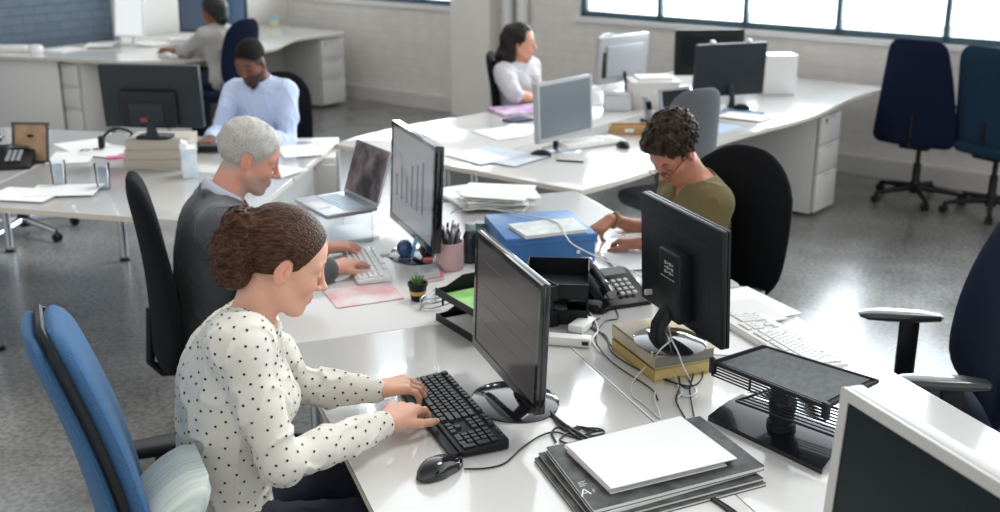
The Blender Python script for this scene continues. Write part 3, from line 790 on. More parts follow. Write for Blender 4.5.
kw_ = keyboard('white keyboard under the hands of the grey-haired man', at(366, 266, TOP + .01) - Vector((0, 0, .01)), face(ME) + R(-4), WHP, KEYW, single=False, w=.36, d=.12)
keyboard('white keyboard at the right edge of the front island, behind the laptop stand', at(780, 341, TOP + .01) - Vector((0, 0, .01)), face(-ME) + R(2), WHP, KEYW, single=False)

def mouse(label, loc, rz, m, m2=None, s=1.0):
    t = thing('computer_mouse', label, 'mouse', loc, rz)
    rings = []; L_ = .116 * s; n = 12
    for i in range(n + 1):
        u = i / n; y = -L_ / 2 + L_ * u
        w = .062 * s * (math.sin(PI * min(max(u * .96 + .02, 0), 1)) ** .42) * (1 - .10 * math.exp(-((u - .55) / .14) ** 2))
        h = .038 * s * (math.sin(PI * (u * .90 + .05)) ** .6) * (1.05 - .42 * u)
        r = []
        for k in range(20):
            a = PI * k / 19; r.append((w / 2 * math.copysign(abs(math.cos(a)) ** .75, math.cos(a)), y, .003 + h * math.sin(a) ** .8))
        rings.append(r)
    obj('body', loft(rings), m, t)
    w = lathe([(0, -.004), (.009, -.004), (.0105, 0), (.009, .004), (0, .004)], 16); bmesh.ops.rotate(w, cent=(0, 0, 0), matrix=RY(PI / 2), verts=w.verts)
    obj('scroll_wheel', w, m2 or BLK, t, loc=(0, L_ * .20, .0215 * s))
    obj('base', lathe([(0, 0), (.05 * s, 0), (.05 * s, .004), (0, .004)], 24, sx=.5, sy=1.05), BLK, t)
    return t
mouse('black corded mouse beside the black keyboard', at(440, 472, TOP), MROT + R(-62), BLKG, s=1.15)
def cable(label, pts, rad=.0024, m=CABLE_B, name='cable', rz=0, raise_=0.0):
    P = [at(p[0], p[1], p[2] if len(p) > 2 else TOP + rad + .001) for p in pts]
    c0 = P[0].copy()
    o = obj(name, tube([p - c0 for p in catmull(P, 8)], rad, 6), m, loc=c0)
    return tag(o, label, 'cable')
cable('thin black mouse lead curving across the desk to the monitor foot', [(464, 469), (487, 468), (505, 463), (522, 448), (540, 436), (556, 432), (575, 437), (592, 432), (603, 430)], .0022)
cable('black power lead from the disc-footed monitor to the tangle', [(536, 396, .76), (548, 405), (556, 420), (566, 430), (580, 427), (596, 431)], .0035)
cable('black signal lead bunched beside the disc-footed monitor', [(530, 398, .77), (545, 412), (562, 424), (572, 434), (586, 441), (590, 433), (577, 426)], .0032)
cable('looped black lead lying above the paper stack', [(556, 442), (552, 432), (560, 427), (575, 434), (590, 436), (604, 433), (600, 429), (584, 428), (570, 432), (560, 440), (573, 445)], .0026)
cable('thick black lead under the tangle of leads', [(543, 404), (560, 421), (577, 432), (592, 440), (597, 437)], .0042)
# leads around the books and the raised monitor
cable('white lead dropping from the plug and pooling on the desk', [(656, 293, .89), (662, 306, .86), (668, 325, .845), (672, 340, .842), (678, 352, .82), (684, 368, .79), (690, 380), (696, 392), (684, 396), (676, 380), (672, 362, .75)], .0026, CABLE_W)
cable('long white lead crossing the blue box lid and running to the raised monitor', [(455, 212, .83), (478, 208, .87), (520, 214, .89), (556, 222, .897), (566, 236, .90), (574, 245, .895), (600, 258, .80), (632, 271, .76), (650, 284, .80), (657, 290, .88)], .0026, CABLE_W)
cable('white lead curling beside the yellow book edge', [(652, 352, .84), (650, 362, .77), (634, 380), (632, 394), (646, 406), (660, 418), (655, 400), (655, 392)], .0024, CABLE_W)
cable('short white lead tied in front of the books', [(672, 340, .842), (660, 350, .83), (655, 362, .76), (670, 375), (682, 390), (678, 398)], .0024, CABLE_W)
cable('black lead swinging round the front of the books', [(592, 312), (586, 322), (594, 330), (606, 336), (612, 352), (632, 366), (660, 378), (690, 386), (702, 378), (700, 366), (684, 352)], .0022)
cable('black lead looping beneath the cable tray', [(600, 318), (590, 324), (602, 334), (618, 352), (642, 366), (664, 378), (690, 388, ), (686, 372), (675, 352)], .0022)
cable('black lead running down to the top of the paper stack', [(676, 365), (680, 385), (676, 400), (685, 418)], .0022)
cable('black lead with a kink below the books', [(694, 372), (690, 390), (692, 404), (694, 416)], .002)
cable('black lead crossing in front of the desk phone', [(566, 268), (578, 286), (592, 298), (612, 306), (618, 318), (604, 322), (596, 340), (612, 362), (650, 388), (658, 400)], .002)
cable('grey lead arching from the letter tray to the phone', [(548, 292, .80), (566, 280, .80), (578, 288, .76), (580, 306), (570, 320), (556, 312)], .002, mat('grey cable', (.2, .2, .2), .4))
cable('white lead among the leads left of the books', [(560, 310), (582, 306), (592, 316), (598, 330), (592, 340), (600, 352)], .003, CABLE_W)
cable('grey lead lying over the papers beside the pen cup', [(450, 214, .78), (462, 208, .80), (500, 210, .80), (528, 214, .80), (550, 224, .80)], .002, mat('grey cable', (.2, .2, .2), .4))
for k, (dx, dy) in enumerate(((0, 0), (5, 2), (10, 3))):
    cable(('dark lead emerging under the paper stack at the bottom, nearest the desk edge', 'dark lead emerging under the paper stack at the bottom, middle one', 'dark lead emerging under the paper stack at the bottom, rightmost')[k],
          [(690 + dx, 488 + dy), (706 + dx, 496 + dy), (722 + dx, 506 + dy), (734 + dx, 516 + dy)], .0028)

# paper stack, dark magazines
def slab_th(name, label, cat, poly_px, z0, th, m, group=None, cover=None, bev=.001):
    P = [at(x, y, z0) for x, y in poly_px]; c = sum(P, Vector()) / len(P)
    pts = [(p.x - c.x, p.y - c.y) for p in P]
    return c, pts
DKCOV = mat('dark photographic cover', (0.018, 0.021, 0.021), 0.5, coat=0.0, noise=.8, nscale=26, col2=(.085, .085, .085))
def booklet(label, poly, z0, th, cov, pages=PAPER2, group=None, rnd=.004, name='magazine', cat='magazine'):
    P = [at(x, y, z0 + th) for x, y in poly]; c = sum(P, Vector()) / len(P); c.z = z0
    pts = [(p.x - c.x, p.y - c.y) for p in P]
    t = thing(name, label, cat, c, 0, group)
    b = nb(); addprism(b, round_poly([(x * .988, y * .988) for x, y in pts], rnd), .001, th - .001); obj('pages', b, pages, t)
    for nm, za, zb in (('back_cover', 0, .0011), ('front_cover', th - .0011, th)):
        b = nb(); addprism(b, round_poly(pts, rnd), za, zb); obj(nm, b, cov, t)
    return t
GM = 'magazines in the stack beneath the white paper'
booklet('lowest dark-covered magazine, poking out left of the stack', [(534, 458), (640, 430), (767, 483), (590, 530)], TOP, .008, DKCOV, group=GM)
booklet('dark magazine second from the desk in the stack', [(538, 453), (680, 424), (764, 478), (594, 522)], TOP + .008, .008, DKCOV, group=GM)
booklet('pale-covered magazine under the topmost dark one', [(545, 449), (690, 420), (764, 468), (596, 516)], TOP + .016, .007, PAPER2, group=GM)
topm = booklet('topmost large dark magazine with a white letter A at its corner', [(546, 447), (700, 416), (765, 466), (594, 510)], TOP + .023, .011, DKCOV, group=GM)
# white lettering at its near left corner
tz = TOP + .0344
b = nb()
o0 = at(585, 492, tz)
ux = (at(600, 488, tz) - at(583, 493, tz)).normalized(); uy = (at(580, 484, tz) - at(588, 499, tz)).normalized()
def stroke(b, p, q, wd):
    p = Vector(p); q = Vector(q); d_ = (q - p).normalized(); n_ = Vector((-d_.y, d_.x)) * wd / 2
    vs = []
    for pt in (p + n_, p - n_, q - n_, q + n_):
        w_ = o0 + ux * pt.x + uy * pt.y; vs.append(b.verts.new((w_.x - topm.location.x, w_.y - topm.location.y, w_.z - topm.location.z)))
    b.faces.new(vs)
stroke(b, (-.012, -.014), (0, .014), .004); stroke(b, (.012, -.014), (0, .014), .004); stroke(b, (-.006, -.004), (.006, -.004), .003)
for k in range(4):
    stroke(b, (-.006, .026 + k * .006), (.010 + .004 * (k % 2), .026 + k * .006), .0018)
    stroke(b, (.018, -.010 + k * .004), (.024, -.010 + k * .004), .0014)
bmesh.ops.recalc_face_normals(b, faces=b.faces)
obj('cover_lettering', b, mat('white print', (.75, .75, .73), .5), topm)
t = thing('paper_stack', 'stack of loose white sheets lying on the dark magazines', 'paper', at(655, 455, TOP + .034) * 1.0)
base = t.location.copy(); random.seed(3)
for k in range(7):
    j = (random.uniform(-2.0, 2.0), random.uniform(-1.5, 1.5)); z = TOP + .0345 + k * .0028
    q = [(566, 446), (680, 418), (735, 459), (610, 489)]
    if k == 0: q = [(568, 452), (684, 420), (728, 466), (612, 494)]
    P = [at(x + j[0], y + j[1] , z) - base for x, y in q]
    b = nb(); addprism(b, [(p.x, p.y) for p in P], P[0].z, P[0].z + (.0020 if k < 6 else .0008)); 
    if k > 3:
        pass
    obj('sheet', b, PAPER, t, smooth=False)

# books under the raised monitor
def thick_book(label, poly, z0, th, cov, pages, group='thick books under the raised monitor', inset=.006):
    P = [at(x, y, z0 + th) for x, y in poly]; c = sum(P, Vector()) / 4; c.z = z0
    pts = [Vector((p.x - c.x, p.y - c.y)) for p in P]
    t = thing('book', label, 'book', c, 0, group)
    b = nb(); addprism(b, [p * .965 for p in pts], .003, th - .003); obj('pages', b, pages, t, smooth=False)
    for nm, za, zb in (('back_cover', 0, .003), ('front_cover', th - .003, th)):
        b = nb(); addprism(b, round_poly([tuple(p) for p in pts], .004), za, zb); obj(nm, b, cov, t)
    # spine on the left edge
    p, q = pts[0], pts[1]; n_ = Vector((q - p).yx); 
    b = nb(); addprism(b, [tuple(p), tuple(q), tuple(q * .97), tuple(p * .97)], .0, th); obj('spine', b, cov, t)
    return t
YEL = mat('yellowed book pages', (.62, .47, .20), .8, noise=.2, nscale=60, stretch=(1, 1, 20)); CRM = mat('cream book pages', (.60, .53, .40), .8, noise=.15, nscale=60, stretch=(1, 1, 20))
COVG = mat('grey green book cover', (.20, .20, .17), .5); COVC = mat('worn cream book cover', (.58, .50, .36), .6, noise=.25, nscale=8)
thick_book('lower thick book with yellow page edges under the raised monitor', [(612, 338), (655, 371), (716, 360), (672, 326)], TOP, .035, mat('dull yellow cover', (.50, .36, .12), .5), YEL)
thick_book('upper thick book with a worn cream cover under the raised monitor', [(612, 324), (655, 357), (716, 347), (672, 314)], TOP + .0355, .038, COVC, COVG)

# laptop stand
LS = mat('satin black steel', (0.012, 0.014, 0.018), 0.22, metal=.3, coat=.4)
al0, ac0 = 2.10, 1.52
t = thing('laptop_stand', 'black swivel laptop stand with empty tray and grey mat, on a wide steel foot', 'laptop stand', M(2.12, 1.53, TOP), MROT + R(-2))
def T_(px, py, z): 
    v = at(px, py, z) - t.location; v.rotate(Matrix.Rotation(-(MROT + R(-2)), 3, 'Z')); return v
foot = [T_(708, 416, TOP + .012), T_(760, 390, TOP + .012), T_(865, 425, TOP + .012), T_(822, 470, TOP + .012)]
rings = []
fx = [min(p.x for p in foot), max(p.x for p in foot)]
b = nb()
F0, F1, F2, F3 = foot
N = 10; top_v = []; 
for i in range(N + 1):
    s = i / N; a = F0.lerp(F1, s); c = F3.lerp(F2, s); z = .012 + .016 * math.sin(PI * s)
    top_v.append([b.verts.new((a.x, a.y, z)), b.verts.new((c.x, c.y, z)), b.verts.new((c.x, c.y, z - .004 if 0 < i < N else .0)), b.verts.new((a.x, a.y, z - .004 if 0 < i < N else .0))])
for p, q in zip(top_v, top_v[1:]):
    for k in range(4): b.faces.new((p[k], p[(k + 1) % 4], q[(k + 1) % 4], q[k]))
b.faces.new(top_v[0]); b.faces.new(list(reversed(top_v[-1]))); bmesh.ops.recalc_face_normals(b, faces=b.faces)
obj('foot_plate', b, LS, t)
pc = T_(781, 425, TOP + .028)
b = lathe([(0, 0), (.036, 0), (.036, .02), (.031, .024), (.031, .05), (.034, .055), (.034, .075), (.031, .08), (.031, .13), (0, .13)], 28, c=(pc.x, pc.y, .02))
obj('swivel_column', b, BLK, t)
# tray : tilted platform
tz0 = .150
def TR(px, py, z): v = T_(px, py, TOP + z); return v
q = [TR(713, 365, .145), TR(763, 349, .175), TR(878, 384, .175), TR(826, 410, .145)]
b = nb()
up = Vector((0, 0, .008))
vs0 = [b.verts.new(p) for p in q]; vs1 = [b.verts.new(p + up) for p in q]
b.faces.new(vs1); b.faces.new(list(reversed(vs0)))
for k in range(4): b.faces.new((vs0[k], vs0[(k + 1) % 4], vs1[(k + 1) % 4], vs1[k]))
bmesh.ops.recalc_face_normals(b, faces=b.faces); tray = obj('tray', b, BLK, t, smooth=False)
ctr = sum(q, Vector()) / 4
b = nb(); vv = [b.verts.new(ctr + (p - ctr) * .90 + up * 1.25) for p in q]; v2_ = [b.verts.new(ctr + (p - ctr) * .90 + up * .9) for p in q]; b.faces.new(vv)
for k in range(4): b.faces.new((v2_[k], v2_[(k + 1) % 4], vv[(k + 1) % 4], vv[k]))
bmesh.ops.recalc_face_normals(b, faces=b.faces)
obj('tray_mat', b, mat('grey rubber mat', (.11, .12, .125), .45, noise=.3, nscale=60), tray, smooth=False)
b = nb()
for k in range(4):       # front lip of parallel bars
    o_ = Vector((0, 0, -.004 - k * .008)); addtube(b, [q[0] + o_, q[3] + o_], .0022, 6)
for p in (q[0], q[0].lerp(q[3], .35), q[0].lerp(q[3], .7), q[3]): addtube(b, [p + Vector((0, 0, .004)), p + Vector((0, 0, -.030))], .003, 6)
obj('front_bars', b, BLK, tray)
b = nb()
for p in (q[0], q[3]):
    b = nb(); addbox(b, p + Vector((0, 0, -.002)), (.014, .022, .042), bev=.004); obj('stop_clip', b, BLK, tray)
b = nb()
for k in range(4): addtube(b, [q[k] + up, q[(k + 1) % 4] + up], .0045, 6)
obj('tray_rim', b, BLK, tray)
g = [TR(736, 401, .085), TR(772, 389, .095), TR(868, 418, .095), TR(836, 437, .085)]
b = nb()
for k in range(4): addtube(b, [g[k], g[(k + 1) % 4]], .0035, 6)
for k in range(1, 8): addtube(b, [g[0].lerp(g[1], k / 8), g[3].lerp(g[2], k / 8)], .0022, 6)
obj('wire_shelf', b, BLK, t)
b = nb(); addtube(b, [pc + Vector((0, 0, .10)), ctr - Vector((0, 0, .026))], .024, 12); obj('tilt_joint', b, BLK, t)
tag(obj('cable', tube([TR(845, 425, .09) + t.location * 0, TR(852, 412, .10), TR(846, 402, .10), TR(858, 396, .11), TR(862, 410, .10)], .003, 6), CABLE_W, t), 'white lead looped on the wire shelf', None)

# desk phone + blue box + trays
def desk_phone(label, loc, rz, s=1.0, group=None):
    t = thing('desk_phone', label, 'phone', loc, rz, group)
    prof = [(-.11, 0), (.11, 0), (.11, .075), (.085, .078), (-.10, .022), (-.11, .015)]
    rings = [[(x, y * s, z * s) for y, z in prof] for x in (-.10 * s, -.094 * s, .094 * s, .10 * s)]
    for i in (0, 3): rings[i] = [(x, y * .95, z * .93 + .001) for x, y, z in rings[i]]
    obj('body', loft(rings), BLK, t)
    hs = [(-.065, -.11, .055), (-.065, -.06, .078), (-.065, .0, .098), (-.065, .05, .115), (-.065, .09, .112)]
    o = obj('handset', tube([Vector(p) * s for p in catmull(hs, 4)], [.024 * s * (1.0 if (k < 4 or k > 12) else .72) for k in range(17)], 12), BLKG, t)
    b = nb()
    for i in range(4):
        for j in range(3): y = -.075 + i * .024; addbox(b, ((.0 + j * .024) * s, y * s, (.030 + (y + .1) * .30 + .004) * s), (.017 * s, .015 * s, .008 * s), bev=.002, rot=RX(.29))
    obj('buttons', b, mat('grey phone buttons', (.35, .36, .37), .4), t)
    b = nb(); addbox(b, (.03 * s, .055 * s, .078 * s), (.09 * s, .045 * s, .004), rot=RX(.29)); obj('display', b, mat('phone display', (.10, .12, .11), .2), t)
    pts = []
    for k in range(90):
        a = k * 1.1; u = k / 89; y = -.11 - .05 * math.sin(PI * u); pts.append(((-.065 + .0 * u) * s + .006 * math.cos(a) - .04 * math.sin(PI * u), (y + .20 * u * .3) * s, .010 + .006 * math.sin(a)))
    obj('coiled_cord', tube(pts, .0018, 5), BLK, t)
    return t
desk_phone('black desk phone between the blue box and the raised monitor', at(612, 298, TOP), R(22), .95)
desk_phone('black desk phone on the left island at the left edge', at(12, 165, TOP), R(10), 1.1)
# blue box
nl = at(518, 272, TOP); nr = at(597, 272, TOP); bk_ = at(483, 222, TOP + .15); 
e1 = (nr - nl); e1.z = 0; Lx = .36
cx_ = hit(518, 238, Vector((0, 1, 0)), 3.83)
p0 = at(518, 238.5, TOP + .15); p1 = at(597, 233, TOP + .15); p3 = at(483, 222.5, TOP + .15)
ex = (p1 - p0); wx = ex.length; ex.normalize(); ey = Vector((-ex.y, ex.x, 0)); wy = .33; p0 = p0 - ex * .045; wx += .045
cb = p0 + ex * wx / 2 + ey * wy / 2; cb.z = TOP
t = thing('storage_box', 'blue lidded storage box with a magazine on its lid', 'box', cb, math.atan2(ex.y, ex.x))
obj('body', box((0, 0, .066), (wx - .008, wy - .008, .132), bev=.004), BLUEP, t)
obj('lid', box((0, 0, .141), (wx, wy, .018), bev=.004), BLUEP, t)
obj('lid_rim', box((0, 0, .128), (wx + .002, wy + .002, .014), bev=.002), BLUEP, t)
b = nb(); addbox(b, (wx * .30, -wy / 2 + .002, .085), (.012, .002, .012)); addbox(b, (wx * .47, -wy / 2 + .002, .035), (.014, .002, .02)); obj('sticker', b, PAPER, t)
BOXR = math.atan2(ex.y, ex.x)
bk2 = booklet('magazine with a pale photo cover lying on the blue box lid', [(508, 224), (572, 217), (588, 229), (526, 236)], TOP + .151, .012, mat('pale printed cover', (.42, .47, .48), .4, noise=.5, nscale=25, col2=(.62, .64, .60)))

# letter trays
def letter_tray(label, loc, rz, tiers=2, w=.25, d=.33, gap=.095, name='letter_tray', h=.055, lip=.6):
    t = thing(name, label, 'letter tray', loc, rz)
    for k in range(tiers):
        z = k * gap
        b = nb(); th = .003
        addbox(b, (0, 0, z + th), (w, d, th))
        # side walls with a swooping front
        for s in (-1, 1):
            prof = [(-d / 2, z), (d / 2, z), (d / 2, z + h), (-d / 2 + .10, z + h), (-d / 2 + .04, z + h * .45), (-d / 2, z + h * .4)]
            a_ = [b.verts.new((s * w / 2, y, zz)) for y, zz in prof]; c_ = [b.verts.new((s * (w / 2 - th), y, zz)) for y, zz in prof]
            b.faces.new(a_); b.faces.new(list(reversed(c_)))
            for i in range(len(prof)): b.faces.new((a_[i], a_[(i + 1) % len(prof)], c_[(i + 1) % len(prof)], c_[i]))
        addbox(b, (0, d / 2 - th / 2, z + h / 2), (w, th, h)); 
        if lip: addbox(b, (0, -d / 2 + th / 2, z + h * lip * .4), (w, th, h * lip * .8))
        bmesh.ops.recalc_face_normals(b, faces=b.faces)
        o = obj('tray', b, BLK, t, smooth=False)
        if k:
            b = nb()
            for sx in (-1, 1):
                for sy in (-.42, .42): addtube(b, [(sx * (w / 2 - .004), sy * d, z - gap + h - .004), (sx * (w / 2 - .004), sy * d, z + .004)], .004, 6)
            obj('riser', b, BLK, o)
    return t
# black trays, open fronts toward the man's side
TL = M(3.10, 1.13, TOP)
letter_tray('black two-tier letter tray open toward the plant, holding a green leaflet', TL, face(ME) + R(12), w=.25, d=.30, gap=.085, h=.05)
letter_tray('black two-tier letter tray half hidden behind the dim-screened monitor', M(3.12, 1.33, TOP) + Vector((0.015, 0.02, 0)), face(ME) + R(-25) + PI / 2, w=.20, d=.24, gap=.085, h=.06, lip=1)
SHEETN = [0]
def leaflet(label, cx, cy, z, w, d, rz, m, name='leaflet', cat='paper', th=.0015, group=None, mats=None):
    if name == 'paper_sheet': SHEETN[0] += 1; z += .0019 * (SHEETN[0] % 5)
    b = nb(); addprism(b, rrect(w, d, .002, 1), 0, th)
    o = obj(name, b, m, smooth=False, loc=(cx, cy, z), rot=(0, 0, rz)); return tag(o, label, cat, group)
gp = M(3.10, 1.12)
leaflet('green printed leaflet in the upper tier of the black letter tray', gp.x, gp.y, TOP + .085 + .0052, .20, .27, face(ME) + R(12), mat('green leaflet', (.07, .38, .06), .4, noise=.7, nscale=14, col2=(.35, .60, .20)))
leaflet('pale papers in the lower tier of the black letter tray', gp.x, gp.y, TOP + .0052, .19, .26, face(ME) + R(9), PAPER2, th=.004)

# pen cup
pc_ = at(450, 268, TOP)
t = thing('pen_cup', 'pale pink cylindrical pen cup crammed with pens', 'pen cup', pc_)
obj('cup', lathe([(0, 0), (.047, 0), (.050, .003), (.050, .102), (.047, .102), (.046, .006), (0, .006)], 28), mat('pale pink card', (.62, .42, .42), .5), t)
random.seed(5)
PC = [(.02, .02, .02), (.6, .6, .6), (.25, .27, .3), (.03, .03, .04), (.7, .7, .68), (.1, .1, .12), (.35, .3, .3)]
pnames = ['black', 'white', 'grey', 'dark', 'ivory', 'charcoal', 'taupe']
for k in range(15):
    a = random.uniform(0, 2 * PI); r0 = random.uniform(0, .022); r1 = random.uniform(.026, .040); L_ = random.uniform(.125, .155)
    c = PC[k % 7]
    p0_ = Vector((r0 * math.cos(a + 2), r0 * math.sin(a + 2), .010)); p1_ = Vector((r1 * math.cos(a), r1 * math.sin(a), L_))
    b = nb(); addtube(b, [p0_, p0_.lerp(p1_, .8), p1_], [.0042, .0042, .0046], 8)
    o = obj('pen', b, mat('pen ' + pnames[k % 7], c, .35), loc=pc_)
    b = nb(); addtube(b, [p1_, p1_ + (p1_ - p0_).normalized() * .016], [.0055, .003], 8); obj('cap', b, mat('pen cap ' + pnames[(k + 2) % 7], PC[(k + 2) % 7], .3), o)
    tag(o, pnames[k % 7] + ' pen with a ' + pnames[(k + 2) % 7] + ' cap standing in the pink pen cup, leaning ' + ('left', 'toward the camera', 'right', 'away')[int(((a + PI * 1.25) % (2 * PI)) / (PI / 2)) % 4], 'pen', 'pens in the pink cup')
# bottle behind monitor
t = thing('water_bottle', 'small dark bottle with clear cap behind the pen cup', 'bottle', at(470, 262, TOP))
obj('body', lathe([(0, 0), (.024, 0), (.026, .004), (.026, .10), (.018, .118), (.014, .124), (0, .124)], 20), mat('dark bottle', (.02, .02, .025), .15, coat=.5), t)
obj('cap', lathe([(.015, .122), (.017, .124), (.017, .146), (.014, .150), (0, .150)], 18), mat('pale cap', (.45, .55, .55), .2, trans=.3), t)
t = thing('glass_jar', 'small teal-tinted glass jar beside the dark bottle', 'jar', at(481, 252, TOP))
obj('body', lathe([(0, 0), (.026, 0), (.028, .004), (.028, .085), (.022, .10), (.020, .10), (.026, .084), (.026, .005), (0, .005)], 20), mat('teal glass', (.55, .75, .78), .05, trans=.7), t)
obj('lid', lathe([(.0, .10), (.024, .10), (.024, .118), (0, .118)], 20), mat('dim steel lid', (.30, .38, .40), .3, metal=.6), t)

# plant
pp_ = at(418, 300, TOP)
t = thing('potted_plant', 'tiny spiky plant in a black pot with a yellow band', 'plant', pp_)
obj('pot', lathe([(0, 0), (.021, 0), (.023, .003), (.031, .052), (.034, .053), (.034, .062), (.029, .062), (.028, .050), (0, .048)], 24), BLK, t)
obj('pot_label', lathe([(.0262, .022), (.0292, .036), (.0289, .0362), (.0259, .022)], 24), mat('ochre band', (.60, .36, .07), .5), t)
obj('soil', lathe([(0, .052), (.0285, .052), (.0285, .048), (0, .048)], 20), mat('soil', (.03, .022, .015), .9), t)
b = nb(); random.seed(8)
for k in range(26):
    a = 2 * PI * k / 26 * 2.4; tl = random.uniform(.25, 1.0); L_ = random.uniform(.022, .038)
    d_ = Vector((math.cos(a) * tl, math.sin(a) * tl, 1.0)).normalized()
    p = Vector((math.cos(a) * .006, math.sin(a) * .006, .050))
    addtube(b, [p, p + d_ * L_ * .5, p + d_ * L_ + Vector((0, 0, .003))], [.0028, .0032, .0006], 6)
obj('leaves', b, mat('succulent green', (.09, .20, .06), .5), t)
# wire letter holder
t = thing('wire_holder', 'silver wire holder of curved rods beside the plant pot', 'wire holder', at(425, 305, TOP) + Vector((.045, .0, 0)), MROT)
for k in range(3):
    b = nb(); z = .008 + k * .016; addtube(b, catmull([(-.07, -.03, z), (-.03, -.042, z), (.04, -.036, z + .01), (.09, 0, z + .012), (.06, .035, z + .006), (-.02, .03, z), (-.07, -.03, z)], 5), .0022, 6); obj('rod', b, CHROME, t)
b = nb(); addtube(b, [(-.07, -.03, 0), (-.07, -.03, .045)], .0025, 6); addtube(b, [(.088, 0, 0), (.09, 0, .056)], .0025, 6); addtube(b, [(.0, .034, 0), (0, .034, .045)], .0025, 6); obj('upright', b, CHROME, t)
# small grey notebooks behind the plant
p = at(418, 268, TOP); q_ = booklet('small grey notebook lying between the monitor foot and the pen cup', [(416, 266), (438, 263), (440, 273), (419, 277)], TOP + .012, .012, mat('grey notebook cover', (.30, .33, .35), .5))
booklet('pink-edged notebook under the small grey one', [(417, 268), (442, 266), (444, 277), (420, 281)], TOP, .012, mat('rose notebook cover', (.50, .16, .20), .5))
# tape dispenser (blue) on the man's monitor foot
t = thing('desk_ornament', 'dark blue ball-shaped ornament with a pale blue tag beside the chart monitor foot', 'ornament', at(405, 262, TOP + .017))
obj('base', box((0, 0, .012), (.05, .04, .024), bev=.008), mat('navy gloss', (.01, .03, .10), .2, coat=.5), t)
obj('ball', lathe([(0, .02), (.016, .024), (.026, .036), (.030, .052), (.026, .068), (.016, .080), (0, .084)], 22), mat('deep blue gloss', (.01, .05, .16), .15, coat=.6), t)
o = obj('tag', box((.034, 0, .055), (.014, .004, .085), bev=.002, rot=RY(.25)), mat('light blue plastic', (.15, .42, .60), .3), t)
t = thing('red_tin', 'small red object lying on the chart monitor foot', 'tin', at(428, 262, TOP + .012))
obj('body', lathe([(0, 0), (.018, 0), (.02, .004), (.018, .012), (0, .014)], 18), mat('dull red', (.35, .06, .07), .4), t)
# white paper pile behind
PILEM = [PAPER, PAPER2]
t = thing('paper_pile', 'untidy pile of white papers behind the bar chart monitor', 'paper', at(495, 205, TOP))
random.seed(11)
for k in range(12):
    b = nb(); w_, d_ = random.uniform(.26, .31), random.uniform(.20, .24)
    addprism(b, rrect(w_, d_, .002, 1), 0, .004)
    for v in b.verts: v.co.z += .012 * (v.co.x / .15) ** 2 * random.uniform(.2, .4)
    obj('sheet', b, PILEM[k % 2], t, smooth=False, loc=(random.uniform(-.035, .035), random.uniform(-.03, .03), .001 + k * .0052), rot=(0, 0, random.uniform(-.35, .35)))
tt = at(466, 196, TOP)
leaflet('white papers beside the untidy pile, left part', tt.x, tt.y, TOP + .001, .21, .29, .5, PAPER, th=.012)
# white boxes/adaptors near letter tray
t = thing('white_box', 'long white plastic adaptor box before the letter tray', 'box', at(566, 344, TOP), MROT + R(-32)); obj('body', box((0, 0, .014), (.15, .04, .028), bev=.004), WHP, t); obj('socket', box((.06, -.0205, .014), (.02, .002, .012)), DGREY, t)
t = thing('white_box', 'short white plastic adaptor behind the long adaptor box', 'box', at(582, 328, TOP), MROT + R(40)); obj('body', box((0, 0, .012), (.10, .05, .024), bev=.004), WHP, t); obj('socket', box((.03, -.0255, .012), (.02, .002, .012)), DGREY, t)
t = thing('power_adaptor', 'black power adaptor beside the letter tray and phone', 'adaptor', at(585, 310, TOP), MROT + R(-40)); obj('body', box((0, 0, .016), (.11, .05, .032), bev=.008), BLK, t); obj('label', box((0, 0, .0325), (.05, .03, .001)), DGREY, t)
# papers on right side of front island
for (cx, cy, w_, d_, rz, lab) in ((748, 305, .21, .29, 25, 'white paper at the desk edge behind the raised monitor'), (713, 312, .20, .28, 40, 'white paper partly under the raised monitor'),
        (630, 262, .16, .22, 10, 'white sheets beside the phone near the wrist of the woman in olive'), (640, 236, .14, .20, 30, 'white pad under the hands of the woman in olive'), (738, 338, .21, .29, -8, 'white sheet under the end of the white keyboard at the right')):
    p = at(cx, cy, TOP); leaflet(lab, p.x, p.y, TOP + .0008, w_, d_, R(rz), PAPER, name='paper_sheet')
p = at(752, 313, TOP); leaflet('pale open notebook page on the right, behind the white keyboard', p.x, p.y, TOP + .003, .14, .20, R(20), PAPER2, name='paper_sheet', th=.003)
# pink print near man
PINK = mat('pink watercolour print', (.72, .70, .70), .35, noise=.6, nscale=7, col2=(.70, .30, .30))
poly = [(322, 291), (337, 309), (405, 299), (391, 283)]
P = [at(x, y, TOP) for x, y in poly]; c = sum(P, Vector()) / 4
b = nb(); addprism(b, round_poly([(p.x - c.x, p.y - c.y) for p in P], .012), 0, .0035)
o = obj('mouse_mat', b, PINK, loc=c + Vector((0, 0, .0005))); tag(o, 'white mat with pink watercolour blotches in front of the woman in dots', 'mat')
p = at(345, 300, TOP); 
# laptop on clear riser
LR = face(ME)
RIS = PANE
lc = Vector((-.64, 4.22, TOP)); LR = face(AZ(57))
t = thing('laptop_riser', 'clear acrylic riser carrying the open laptop', 'laptop riser', lc, LR)
b = nb(); addprism(b, rrect(.27, .20, .02, 4), .125, .131); obj('shelf', b, RIS, t)
for s in (-1, 1):
    b = nb(); addbox(b, (s * .132, 0, .0625), (.006, .18, .125), bev=.002); obj('side', b, RIS, t)
b = nb(); addprism(b, rrect(.27, .24, .02, 4), .0005, .0055); obj('base', b, RIS, t)
p = lc; leaflet('white papers stored under the laptop riser', lc.x, lc.y, TOP + .0058, .28, .21, MROT + .1, PAPER, th=.014)
p = M(3.98, .98); leaflet('white notepad between the riser and the white keyboard', p.x, p.y, TOP + .0008, .26, .17, MROT - .15, PAPER, th=.008, name='notepad')
p = M(4.13, 1.10); leaflet('white paper behind the clear riser', p.x, p.y, TOP + .0008, .21, .30, MROT - .3, PAPER, name='paper_sheet')
